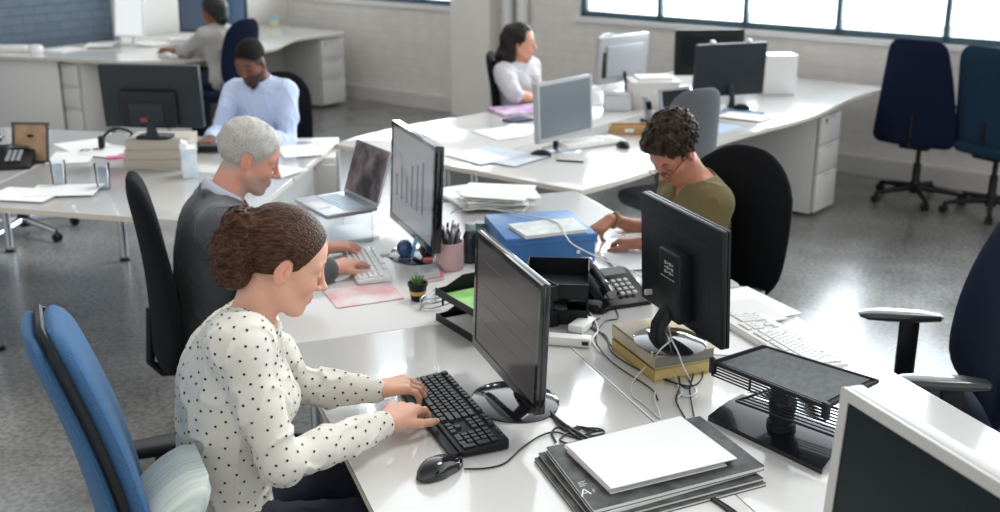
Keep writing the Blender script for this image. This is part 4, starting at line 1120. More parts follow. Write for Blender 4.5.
def laptop(label, loc, rz, w=.30, d=.22, ang=108):
    t = thing('laptop', label, 'laptop', loc, rz)
    b = nb(); addprism(b, rrect(w, d, .012, 4), 0, .014, bev=.002); base_ = obj('base', b, mat('silver aluminium', (.55, .57, .60), .3, metal=.7), t)
    b = nb()
    for r_i in range(5):
        for c_i in range(13): addbox(b, ((-6 + c_i) * .020, .065 - r_i * .019, .0146), (.017, .016, .0022), bev=0)
    obj('keys', b, mat('pale blue lit keys', (.45, .58, .68), .4), base_, smooth=False)
    b = nb(); addbox(b, (0, -.070, .0145), (.10, .058, .001)); obj('touchpad', b, mat('touchpad grey', (.60, .62, .64), .3), base_)
    rt = RX(R(ang - 90)) if False else RX(-R(ang - 90))
    lid = nb(); addbox(lid, (0, 0, d / 2), (w, .006, d), bev=.0025)
    bmesh.ops.rotate(lid, cent=(0, 0, 0), matrix=rt, verts=lid.verts); bmesh.ops.translate(lid, vec=(0, d / 2 - .003, .014), verts=lid.verts)
    ld = obj('lid', lid, mat('silver aluminium', (.5, .5, .5)), t)
    s = nb(); addbox(s, (0, -.0034, d / 2 + .004), (w - .012, .001, d - .018)); bmesh.ops.rotate(s, cent=(0, 0, 0), matrix=rt, verts=s.verts); bmesh.ops.translate(s, vec=(0, d / 2 - .003, .014), verts=s.verts)
    obj('screen', s, mat('laptop screen', (.012, .010, .010), .10, emis=(.20, .17, .18), es=.10, noise=.97, nscale=9, col2=(.30, .24, .24), spec=.3), ld)
    return t
laptop('open silver laptop raised on a clear riser beyond the grey-haired man', lc + Vector((0, 0, .132)), LR)

# ---------------------------------------------------------------- left island things
def ream(label, loc, rz, w, d, h, group='paper reams under the charcoal monitor'):
    t = thing('paper_ream', label, 'paper', loc, rz, group)
    obj('sheets', box((0, 0, h / 2), (w * .985, d * .985, h - .002)), mat('buff paper edge', (.47, .42, .35), .8, noise=.25, nscale=40, stretch=(.2, .2, 20)), t, smooth=False)
    obj('cover', box((0, 0, h - .001), (w, d, .002)), mat('buff card', (.50, .46, .39), .7), t)
rc = at(155, 170, TOP) + Vector((0, .13, 0))
for k in range(3):
    ream(('lowest buff paper ream under the charcoal monitor', 'middle buff paper ream under the charcoal monitor', 'top buff paper ream directly under the charcoal monitor')[k],
         rc + Vector((.006 * (k - 1), .004 * k, .048 * k)), R(-2 + 1.5 * k), .30, .24, .0475)
# picture frame
fp = at(31, 163, TOP)
t = thing('picture_frame', 'brown picture in a dark frame leaning on the left island', 'picture frame', fp, R(-4))
rt = RX(-.22)
b = nb()
for c_, s_ in (((0, 0, .006), (.19, .014, .012)), ((0, 0, .199), (.19, .014, .012)), ((-.089, 0, .1), (.012, .014, .2)), ((.089, 0, .1), (.012, .014, .2))): addbox(b, c_, s_)
bmesh.ops.rotate(b, cent=(0, 0, 0), matrix=rt, verts=b.verts); obj('frame', b, mat('dark frame', (.05, .05, .045), .4), t, smooth=False)
b = nb(); addbox(b, (0, .002, .1), (.17, .006, .19)); bmesh.ops.rotate(b, cent=(0, 0, 0), matrix=rt, verts=b.verts)
obj('picture', b, mat('kraft picture', (.46, .30, .17), .6, noise=.35, nscale=12), t, smooth=False)
b = nb(); addbox(b, (0, .05, .07), (.03, .004, .15), rot=RX(.35)); obj('easel_leg', b, DGREY, t)
# loose things
for (px, py, w_, d_, rz, lab) in ((25, 196, .22, .30, 80, 'white sheet with an orange mark at the front of the left island'), (65, 192, .21, .30, 95, 'white sheet beside the orange-marked one'),
        (85, 146, .24, .30, 40, 'white papers behind the picture frame on the left island'), (72, 158, .21, .28, 10, 'white sheet between the frame and the reams'), (110, 152, .20, .26, -20, 'white sheet beside the pink notes')):
    p = at(px, py, TOP); leaflet(lab, p.x, p.y, TOP + .001, w_, d_, R(rz), PAPER, name='paper_sheet', th=.002)
p = at(19, 193, TOP); leaflet('orange note lying on the white sheet at the front of the left island', p.x, p.y, TOP + .0035, .075, .04, R(-10), mat('orange note', (.70, .17, .07), .6))
p = at(116, 158, TOP); leaflet('pink sticky notes beside the paper reams', p.x, p.y, TOP + .0035, .09, .05, R(20), mat('pink note', (.75, .20, .33), .6), th=.006)
p = at(95, 156, TOP)
t = thing('spectacles', 'dark folded spectacles lying among the papers on the left island', 'spectacles', at(92, 153, TOP + .004), R(20))
b = nb()
for s in (-1, 1): addtube(b, [(s * .032 + .025 * math.cos(a_ / 16 * 2 * PI), .018 * math.sin(a_ / 16 * 2 * PI), .018) for a_ in range(17)], .002, 6); 
obj('frame', b, BLK, t); b = nb(); addtube(b, [(-.06, 0, .016), (-.05, .07, .004)], .002, 6); addtube(b, [(.06, 0, .016), (.05, .07, .004)], .002, 6); obj('temple_arms', b, BLK, t)
t = thing('headset', 'black headset lying on the left island beside the raised monitor', 'headset', at(118, 148, TOP), R(15))
b = nb(); addtube(b, catmull([(-.07, 0, .03), (-.06, .02, .07), (0, .03, .10), (.07, .02, .08), (.09, 0, .03)], 5), .008, 8); obj('headband', b, BLK, t)
for s in (-1, 1):
    b = lathe([(0, -.016), (.03, -.016), (.036, -.004), (.036, .008), (.025, .016), (0, .016)], 20); bmesh.ops.rotate(b, cent=(0, 0, 0), matrix=RY(PI / 2), verts=b.verts); bmesh.ops.translate(b, vec=(s * .08, 0, .036), verts=b.verts); obj('ear_cup', b, BLK, t)
b = nb(); addtube(b, [(.08, 0, .03), (.10, -.03, .02), (.08, -.06, .02)], .003, 6); obj('microphone', b, BLK, t)
for (px, py, lab) in ((60, 186, 'clear drinking glass on the left island, left one'), (104, 189, 'clear drinking glass in front of the paper reams')):
    GLASS = PANE
    t = thing('drinking_glass', lab, 'glass', at(px, py, TOP), 0, 'drinking glasses on the left island')
    obj('body', lathe([(0, 0), (.028, 0), (.030, .004), (.035, .12), (.033, .12), (.028, .008), (0, .008)], 24), GLASS, t)
t = thing('carton', 'white and pale blue carton beside the paper reams', 'carton', at(190, 176, TOP), R(18))
obj('body', box((0, 0, .07), (.07, .10, .14), bev=.002), mat('pale blue card', (.42, .62, .75), .5, noise=.5, nscale=18, col2=(.72, .74, .75)), t)
b = nb(); addbox(b, (0, 0, .142), (.072, .102, .004)); obj('flap', b, PAPER, t); b = nb(); addbox(b, (-.02, 0, .155), (.03, .09, .03), rot=RY(.4)); obj('tissue', b, PAPER, t)
keyboard('black keyboard in front of the man in the light blue shirt', at(212, 149, TOP + .008), R(178), BLK, KEYM, single=False, w=.40, d=.14)
for (px, py, rz, lab) in ((300, 152, 20, 'white sheet at the far right corner of the left island'), (272, 172, 60, 'white sheet behind the suited man on the left island')):
    p = at(px, py, TOP); leaflet(lab, p.x, p.y, TOP + .001, .21, .29, R(rz), PAPER, name='paper_sheet')

# ---------------------------------------------------------------- long island things
def P2(px, py): return at(px, py, TOP)
for (px, py, w_, d_, rz, lab) in ((500, 134, .21, .30, 30, 'white sheet left of the slate-screened monitor'), (520, 130, .21, .30, -20, 'white sheet in front of the purple folder'), (500, 157, .30, .42, 52, 'large pale blue-tinted plan near the front corner of the long island'),
        (478, 158, .21, .30, 40, 'white sheet beneath the corner of the pale plan'), (745, 118, .21, .30, 55, 'white sheet beside the blue notebook on the long island')):
    p = P2(px, py); m = mat('tinted plan', (.60, .68, .74), .5, noise=.15, nscale=9) if 'plan near' in lab else PAPER
    leaflet(lab, p.x, p.y, TOP + (.001 if 'beneath' in lab else .0025), w_, d_, R(rz), m, name='paper_sheet')
p = P2(520, 112); leaflet('purple and white patterned folder in front of the woman in a pale tee', p.x, p.y, TOP + .001, .34, .26, R(25), mat('purple pattern', (.48, .18, .50), .4, noise=.9, nscale=10, col2=(.72, .66, .72)), th=.02, name='folder', cat='folder')
p = P2(518, 121); leaflet('navy notebook beside the purple folder', p.x, p.y, TOP + .001, .16, .11, R(40), mat('navy cover', (.02, .04, .08), .4), th=.012, name='notebook', cat='notebook')
mouse('black mouse in front of the slate-screened monitor', P2(541, 156), 1.2, BLK)
mouse('black mouse near the wooden tray behind the woman in olive', P2(623, 147), .3, BLK)
o = obj('pen', tube([(-.07, 0, .005), (.05, 0, .005), (.07, 0, .004)], .0045, 8), BLK, loc=P2(570, 162), rot=(0, 0, -.25)); tag(o, 'dark pen lying before the slate-screened monitor', 'pen')
keyboard('white keyboard beside the slate-screened monitor', P2(590, 145), face(-WU) + PI - .3, WHP, KEYW, single=False, w=.40, d=.13)
t = thing('wooden_tray', 'small wooden box tray with a white label, behind the woman in olive', 'tray', P2(630, 133), WROT - R(52))
WD = mat('light wood', (.50, .30, .13), .5, noise=.2, nscale=20, stretch=(1, 8, 8))
for nm, c_, s_ in (('front_board', (0, -.05, .025), (.24, .008, .05)), ('back_board', (0, .05, .025), (.24, .008, .05)), ('side_board', (-.116, 0, .025), (.008, .1, .05)), ('side_board', (.116, 0, .025), (.008, .1, .05)), ('bottom_board', (0, 0, .004), (.24, .1, .008))): obj(nm, box(c_, s_), WD, t, smooth=False)
obj('label', box((-.01, -.055, .025), (.05, .002, .02)), PAPER, t)
t = thing('mobile_phone', 'small upright handset leaning in its cradle on the long island', 'phone', P2(648, 122), .5)
obj('cradle', box((0, 0, .01), (.07, .08, .02), bev=.006), BLK, t); obj('handset', box((0, .01, .08), (.05, .022, .15), bev=.008, rot=RX(-.3)), SILVD, t); b = nb(); addbox(b, (0, -.004, .10), (.036, .004, .05), rot=RX(-.3)); obj('display', b, SCRD, t)
t = thing('cardboard_box', 'white box holding papers between the long island monitors', 'box', P2(652, 106), WROT - R(48))
obj('body', box((0, 0, .08), (.30, .22, .16), bev=.003), mat('white card', (.66, .65, .62), .6), t); obj('lid', box((0, 0, .167), (.31, .23, .016), bev=.003), WHP, t); 
b = nb(); addbox(b, (0, 0, .185), (.22, .16, .02), rot=RZ(.1)); obj('paper', b, PAPER, t)
t = thing('desk_organiser', 'small white wire organiser under the silver-backed monitor', 'organiser', P2(617, 110), WROT - R(48))
obj('box', box((0, 0, .05), (.16, .12, .10), bev=.004), mat('translucent white', (.7, .72, .74), .3, trans=.2), t); obj('lid', box((0, 0, .105), (.17, .13, .008), bev=.002), SILV, t)
t = thing('cardboard_box', 'tall white box standing right of the black-backed monitor', 'box', P2(776, 93), WROT - R(45))
obj('body', box((0, 0, .13), (.22, .16, .26), bev=.003), mat('bright white card', (.78, .78, .78), .5), t); obj('lid', box((0, 0, .263), (.226, .166, .01), bev=.002), WHP, t)
t = thing('webcam', 'small round white webcam on a foot beside the black-backed monitor', 'webcam', P2(727, 107), .3)
obj('foot', lathe([(0, 0), (.045, 0), (.045, .008), (.012, .016), (.010, .07), (0, .07)], 20), WHP, t); obj('ball', lathe([(0, .065), (.02, .07), (.030, .09), (.030, .10), (.02, .118), (0, .123)], 20), WHP, t)
mouse('black mouse on the blue notebook of the long island', P2(741, 111) + Vector((0, 0, .012)), .9, BLK)
p = P2(735, 114); leaflet('blue notebook right of the grey chair on the long island', p.x, p.y, TOP + .001, .30, .20, R(30), mat('muted blue cover', (.15, .25, .42), .5), th=.01, name='notebook', cat='notebook')
p = P2(716, 128); leaflet('pale blue papers behind the grey chair', p.x, p.y, TOP + .001, .26, .20, R(48), mat('pale blue paper', (.42, .54, .68), .5), th=.004)
for k, (px, py, lab) in enumerate(((692, 30, 0), (749, 30, 0))): pass
for (xx, lab) in ((-.12, 'left white clip on top of the black-backed monitor'), (.14, 'right white clip on top of the black-backed monitor')):
    pos = Vector((1.445, 7.13, TOP)) + Matrix.Rotation(PI - R(340.4), 3, 'Z') @ Vector((-xx, .004, .415))
    o = obj('clip', lathe([(0, -.02), (.014, -.016), (.019, -.004), (.019, .006), (.012, .018), (0, .02)], 16), WHP, loc=pos); tag(o, lab, 'clip', 'clips on the black-backed monitor')
# far left
def WB(al, ac, z=TOP): return W(al, ac, z)
t = thing('spray_bottle', 'teal-capped bottle on the far left worktop near the window', 'bottle', at(258, 22, TOP)); obj('body', lathe([(0, 0), (.032, 0), (.034, .01), (.034, .11), (.015, .14), (.012, .16), (0, .16)], 20), mat('white bottle', (.7, .72, .73), .3), t); obj('cap', lathe([(0, .155), (.018, .155), (.018, .20), (0, .20)], 16), mat('teal cap', (.10, .55, .60), .3), t)
t = thing('soap_dispenser', 'short pale yellow tub on the far left worktop', 'tub', at(274, 26, TOP)); obj('body', lathe([(0, 0), (.045, 0), (.05, .01), (.05, .07), (0, .07)], 20), mat('pale yellow', (.66, .66, .42), .4), t); obj('lid', lathe([(0, .07), (.052, .07), (.052, .09), (0, .09)], 20), mat('blue lid', (.25, .45, .65), .4), t)
for (px, py, lab) in ((65, 50, 'white papers spread at the left end of the curved worktop'), (150, 44, 'white papers in front of the white computer'), (185, 40, 'white papers before the dark monitor on the curved worktop'), (100, 46, 'white sheet on the middle of the curved worktop')):
    p = at(px, py, TOP); leaflet(lab, p.x, p.y, TOP + .001, .30, .24, R(px), PAPER, name='paper_sheet', th=.006)
t = thing('desk_lamp', 'white desk gadget with a round head at the left end of the curved worktop', 'lamp', at(12, 52, TOP), 0)
obj('base', box((0, 0, .03), (.30, .12, .06), bev=.02), WHP, t); b = lathe([(0, 0), (.05, .01), (.07, .05), (.06, .09), (0, .10)], 20); o = obj('lamp_head', b, WHP, t); o.location = (.25, -.10, -.02)

# ---------------------------------------------------------------- people: implicit bodies meshed as one surface each
V = Vector
def npv(v): return np.array([v[0], v[1], v[2]], np.float32)
class Vox:
    def __init__(s, lo, hi, h):
        s.lo = np.array(lo, np.float32); s.h = h
        s.n = np.ceil((np.array(hi) - s.lo) / h).astype(int) + 1
        s.D = np.full(tuple(s.n), 1.0, np.float32)
    def sub(s, lo, hi):
        a = np.clip(np.floor((np.array(lo) - s.lo) / s.h).astype(int), 0, s.n - 1); b = np.clip(np.ceil((np.array(hi) - s.lo) / s.h).astype(int) + 1, 1, s.n)
        sl = tuple(slice(int(i), int(j)) for i, j in zip(a, b))
        ax = [s.lo[k] + s.h * np.arange(int(a[k]), int(b[k]), dtype=np.float32) for k in range(3)]
        return sl, ax[0][:, None, None], ax[1][None, :, None], ax[2][None, None, :]
    def apply(s, lo, hi, f, k, op):
        m = k + 3 * s.h
        sl, X, Y, Z = s.sub(np.array(lo) - m, np.array(hi) + m)
        if min(s.D[sl].shape) == 0: return
        d = f(X, Y, Z); c = s.D[sl]
        if op == 'sub': d = -d; 
        if op == 'u':
            if k > 0: q = np.maximum(k - np.abs(c - d), 0) / k; s.D[sl] = np.minimum(c, d) - q * q * k * .25
            else: s.D[sl] = np.minimum(c, d)
        else:
            if k > 0: q = np.maximum(k - np.abs(c - d), 0) / k; s.D[sl] = np.maximum(c, d) + q * q * k * .25
            else: s.D[sl] = np.maximum(c, d)
    def cap(s, a, b, ra, rb, k=.02, op='u'):
        a = npv(a); b = npv(b); r = max(ra, rb)
        ab = b - a; L2 = float(ab @ ab) + 1e-12
        def f(X, Y, Z):
            t = np.clip(((X - a[0]) * ab[0] + (Y - a[1]) * ab[1] + (Z - a[2]) * ab[2]) / L2, 0, 1)
            return np.sqrt((X - a[0] - t * ab[0]) ** 2 + (Y - a[1] - t * ab[1]) ** 2 + (Z - a[2] - t * ab[2]) ** 2) - (ra + (rb - ra) * t)
        s.apply(np.minimum(a, b) - r, np.maximum(a, b) + r, f, k, op)
    def ell(s, c, r, ax=None, k=.02, op='u'):
        c = npv(c); A = np.eye(3, dtype=np.float32) if ax is None else np.array([npv(v) for v in ax], np.float32)
        R_ = max(r)
        def f(X, Y, Z):
            x, y, z = X - c[0], Y - c[1], Z - c[2]
            u = A[0, 0] * x + A[0, 1] * y + A[0, 2] * z; v = A[1, 0] * x + A[1, 1] * y + A[1, 2] * z; w = A[2, 0] * x + A[2, 1] * y + A[2, 2] * z
            k0 = np.sqrt((u / r[0]) ** 2 + (v / r[1]) ** 2 + (w / r[2]) ** 2) + 1e-9
            k1 = np.sqrt((u / r[0] ** 2) ** 2 + (v / r[1] ** 2) ** 2 + (w / r[2] ** 2) ** 2) + 1e-9
            return k0 * (k0 - 1) / k1
        s.apply(c - R_, c + R_, f, k, op)
    def warp(s, fn):
        """add a displacement field (folds, curls); only near the surface"""
        idx = np.nonzero(np.abs(s.D) < .03)
        P = [s.lo[k] + s.h * idx[k].astype(np.float32) for k in range(3)]
        s.D[idx] += fn(*P).astype(np.float32)
    def cut(s, p, n, k=0.0):
        """keep the side where (x-p).n < 0"""
        p = npv(p); n = npv(V(n).normalized())
        sl, X, Y, Z = s.sub(s.lo, s.lo + s.h * s.n)
        d = (X - p[0]) * n[0] + (Y - p[1]) * n[1] + (Z - p[2]) * n[2]
        if k > 0: q = np.maximum(k - np.abs(s.D - d), 0) / k; s.D = np.maximum(s.D, d) + q * q * k * .25
        else: s.D = np.maximum(s.D, d)
    def mesh(s):
        D = s.D
        D[0], D[-1] = 1, 1; D[:, 0], D[:, -1] = 1, 1; D[:, :, 0], D[:, :, -1] = 1, 1
        S = D < 0
        c = np.zeros(tuple(s.n - 1), np.int8)
        for i in (0, 1):
            for j in (0, 1):
                for k in (0, 1): c += S[i:c.shape[0] + i, j:c.shape[1] + j, k:c.shape[2] + k]
        act = (c > 0) & (c < 8); I = np.nonzero(act); n = len(I[0])
        idx = np.full(c.shape, -1, np.int32); idx[I] = np.arange(n)
        acc = np.zeros((n, 3), np.float32); cnt = np.zeros(n, np.float32)
        corner = {}
        for i in (0, 1):
            for j in (0, 1):
                for k in (0, 1): corner[(i, j, k)] = D[I[0] + i, I[1] + j, I[2] + k]
        for a in range(3):
            for u in (0, 1):
                for v in (0, 1):
                    p = [0, 0, 0]; p[(a + 1) % 3] = u; p[(a + 2) % 3] = v; q = list(p); q[a] = 1
                    d0 = corner[tuple(p)]; d1 = corner[tuple(q)]; m = (d0 < 0) != (d1 < 0)
                    t = np.where(m, d0 / np.where(m, d0 - d1, 1), 0)
                    for ax in range(3):
                        acc[:, ax] += np.where(m, p[ax] + (t if ax == a else 0), 0)
                    cnt += m
        vert = s.lo + s.h * (np.stack(I, 1) + acc / cnt[:, None])
        quads = []
        for a in range(3):
            sl0 = [slice(1, -1)] * 3; sl0[a] = slice(0, -1); sl1 = [slice(1, -1)] * 3; sl1[a] = slice(1, None)
            A = S[tuple(sl0)]; B = S[tuple(sl1)]; E = np.nonzero(A != B); 
            e = [E[k] + (0 if k == a else 1) for k in range(3)]; ins = A[E]
            b_, c_ = (a + 1) % 3, (a + 2) % 3
            def g(db, dc):
                q = [x.copy() for x in e]; q[b_] -= db; q[c_] -= dc; return idx[q[0], q[1], q[2]]
            Q = np.stack([g(1, 1), g(0, 1), g(0, 0), g(1, 0)], 1)
            Q[~ins] = Q[~ins][:, ::-1]; quads.append(Q)
        return vert, np.concatenate(quads)
def vmesh(name, vx, m, parent=None, colfn=None, origin=None, extra=None):
    v, q = vx.mesh()
    q = q[(q >= 0).all(1)]
    org = np.zeros(3, np.float32) if origin is None else npv(origin)
    me = bpy.data.meshes.new(name)
    nv, nq = len(v), len(q)
    me.vertices.add(nv); me.vertices.foreach_set('co', (v - org).astype(np.float32).ravel())
    me.loops.add(nq * 4); me.loops.foreach_set('vertex_index', q.astype(np.int32).ravel())
    me.polygons.add(nq); me.polygons.foreach_set('loop_start', np.arange(0, nq * 4, 4, dtype=np.int32))
    me.polygons.foreach_set('use_smooth', np.ones(nq, bool))
    me.update(calc_edges=True); me.validate()
    for mm in (m if isinstance(m, (list, tuple)) else [m]): me.materials.append(mm)
    if colfn is not None:
        c = colfn(v); a = me.color_attributes.new('Col', 'FLOAT_COLOR', 'POINT')
        a.data.foreach_set('color', np.concatenate([c, np.ones((nv, 1))], 1).astype(np.float32).ravel())
    o = bpy.data.objects.new(name, me); col.objects.link(o)
    if parent: o.parent = parent
    return o, v
def wob(seed, sc, amp, aniso=(1, 1, 1)):
    rs = np.random.RandomState(seed); K = [(rs.normal(size=3) * sc * rs.uniform(.6, 1.5) * np.array(aniso), rs.uniform(0, 6.28)) for _ in range(7)]
    def f(x, y, z):
        o = 0
        for k, ph in K: o = o + np.sin(k[0] * x + k[1] * y + k[2] * z + ph + .8 * np.sin(.5 * (k[1] * x + k[2] * y + k[0] * z)))
        return amp * o / 2.6
    return f
def ridge(seed, sc, amp, aniso=(1, 1, 1)):
    g = wob(seed, sc, 1.0, aniso)
    return lambda x, y, z: -amp * (1 - np.minimum(np.abs(g(x, y, z)) * 1.6, 1)) ** 2

def ik(a, b, l1, l2, pole):
    d = b - a; L_ = d.length
    if L_ > (l1 + l2) * .995: k = L_ / ((l1 + l2) * .995); l1 *= k; l2 *= k
    x = (l1 * l1 - l2 * l2 + L_ * L_) / (2 * L_); h = math.sqrt(max(l1 * l1 - x * x, 0)); u = d.normalized()
    p = (pole - u * pole.dot(u)).normalized(); return a + u * x + p * h

def head_axes(yaw, pitch, roll=0.0):
    f = V((math.cos(yaw) * math.cos(pitch), math.sin(yaw) * math.cos(pitch), -math.sin(pitch)))
    l = V((-math.sin(yaw), math.cos(yaw), 0)); u = f.cross(l)
    if roll: l, u = l * math.cos(roll) + u * math.sin(roll), u * math.cos(roll) - l * math.sin(roll)
    return f, l, u

def head_sdf(vx, c, ax, s=1.0, fem=True, ears=True, beard=False):
    f, l, u = ax
    P = lambda x, y, z: c + (f * x + l * y + u * z) * s
    E = lambda p, r, k=.02, op='u': vx.ell(P(*p), [q * s for q in r], ax, k * s, op)
    Cc = lambda a, b, ra, rb, k=.015, op='u': vx.cap(P(*a), P(*b), ra * s, rb * s, k * s, op)
    E((-.014, 0, .045), (.097, .074, .082), .0)
    E((.028, 0, .030), (.060, .062, .070), .03)
    jw = .050 if fem else .056
    E((.030, 0, -.028), (.056, jw + .006, .066), .03)
    for sgn in (1, -1):
        Cc((-.004, sgn * (jw + .003), -.042), (.058, sgn * .022, -.090), .015, .014, .03)
        E((.060, sgn * .036, -.022), (.022, .020, .020), .025)          # cheek
        Cc((.079, sgn * .012, .030), (.068, sgn * .046, .026), .010, .010, .015)   # brow
    E((.068, 0, -.094), (.022, .022, .018), .02)        # chin
    E((.070, 0, -.058), (.024, .030, .024), .02)        # muzzle
    for sgn in (1, -1):
        E((.094, sgn * .031, .006), (.013, .020, .013), .012, 'sub')
        E((.073, sgn * .031, .006), (.0150, .0165, .0145), .003)   # closed lids over the eyeball
    Cc((.086, 0, .022), (.109, 0, -.023), .0075, .0090, .012)     # nose bridge
    E((.112, 0, -.026), (.0115, .0095, .0085), .010)
    for sgn in (1, -1): E((.097, sgn * .011, -.030), (.010, .0065, .0070), .006)
    for sgn in (1, -1):
        Cc((.082, sgn * .020, -.058), (.0925, sgn * .004, -.0545), .004, .0055, .006)
        Cc((.081, sgn * .018, -.062), (.0905, 0, -.0665), .004, .0062, .006)
    Cc((.103, -.020, -.0605), (.103, .020, -.0605), .0035, .0035, .004, 'sub')
    if ears:
        for sgn in (1, -1):
            a2 = (f * .97 + l * sgn * .25).normalized(); 
            ll = (l - a2 * l.dot(a2)).normalized(); uu = a2.cross(ll)
            vx.ell(P(-.010, sgn * .074, -.004), [.019 * s, .008 * s, .031 * s], (a2, ll, uu), .008 * s)
            vx.ell(P(-.005, sgn * .085, .003), [.0105 * s, .0095 * s, .019 * s], (a2, ll, uu), .003 * s, 'sub')
            vx.ell(P(-.003, sgn * .079, -.002), [.0045 * s, .0045 * s, .008 * s], (a2, ll, uu), .003 * s)
    return P

def hand_sdf(vx, wr, d, nrm, side, s=1.0, curl=.35, spread=.08, kt=.008):
    """d points from the wrist to the fingers, nrm out of the back of the hand, side=+1 if the thumb is on d x nrm side"""
    d = d.normalized(); nrm = (nrm - d * nrm.dot(d)).normalized(); t = d.cross(nrm).normalized() * side   # toward the thumb
    P = lambda x, y, z: wr + (d * x + t * y + nrm * z) * s
    lens = (.066, .074, .070, .055); ys = (.0325, .011, -.0115, -.0325); kx = (.086, .090, .085, .076)
    for i in range(4):
        vx.cap(P(.006, ys[i] * .45, 0), P(kx[i], ys[i], .002), .0165 * s, .0118 * s, .012 * s)
    vx.cap(P(.02, .0, -.006), P(.07, .0, -.008), .016 * s, .016 * s, .014 * s)
    vx.cap(P(.018, .016, -.008), P(.052, .034, -.012), .014 * s, .012 * s, .014 * s)
    for i in range(4):
        L_ = lens[i]; a = spread * (1.5 - i) * .55; c = curl * (1 + .10 * i)
        p = P(kx[i], ys[i], .001); ang = .10
        for j, (fr_, r0, r1) in enumerate(((.46, .0092, .0083), (.30, .0083, .0076), (.24, .0076, .0066))):
            ang += c * (.55, 1.1, .8)[j]
            dr = (d * math.cos(ang) - nrm * math.sin(ang)) * math.cos(a) + t * math.sin(a)
            q = p + dr.normalized() * L_ * fr_ * s * (1.12 if j else 1)
            vx.cap(p, q, r0 * s, r1 * s, .0025 * s); p = q
    p = P(.036, .032, -.010)
    for (dx, dy, dz, L_, r0, r1) in ((.72, .60, -.25, .036, .0120, .0105), (.88, .34, -.22, .030, .0102, .0092), (.95, .18, -.2, .022, .0092, .0075)):
        dr = (d * dx + t * dy + nrm * dz).normalized(); q = p + dr * L_ * s; vx.cap(p, q, r0 * s, r1 * s, .005 * s); p = q
    return P

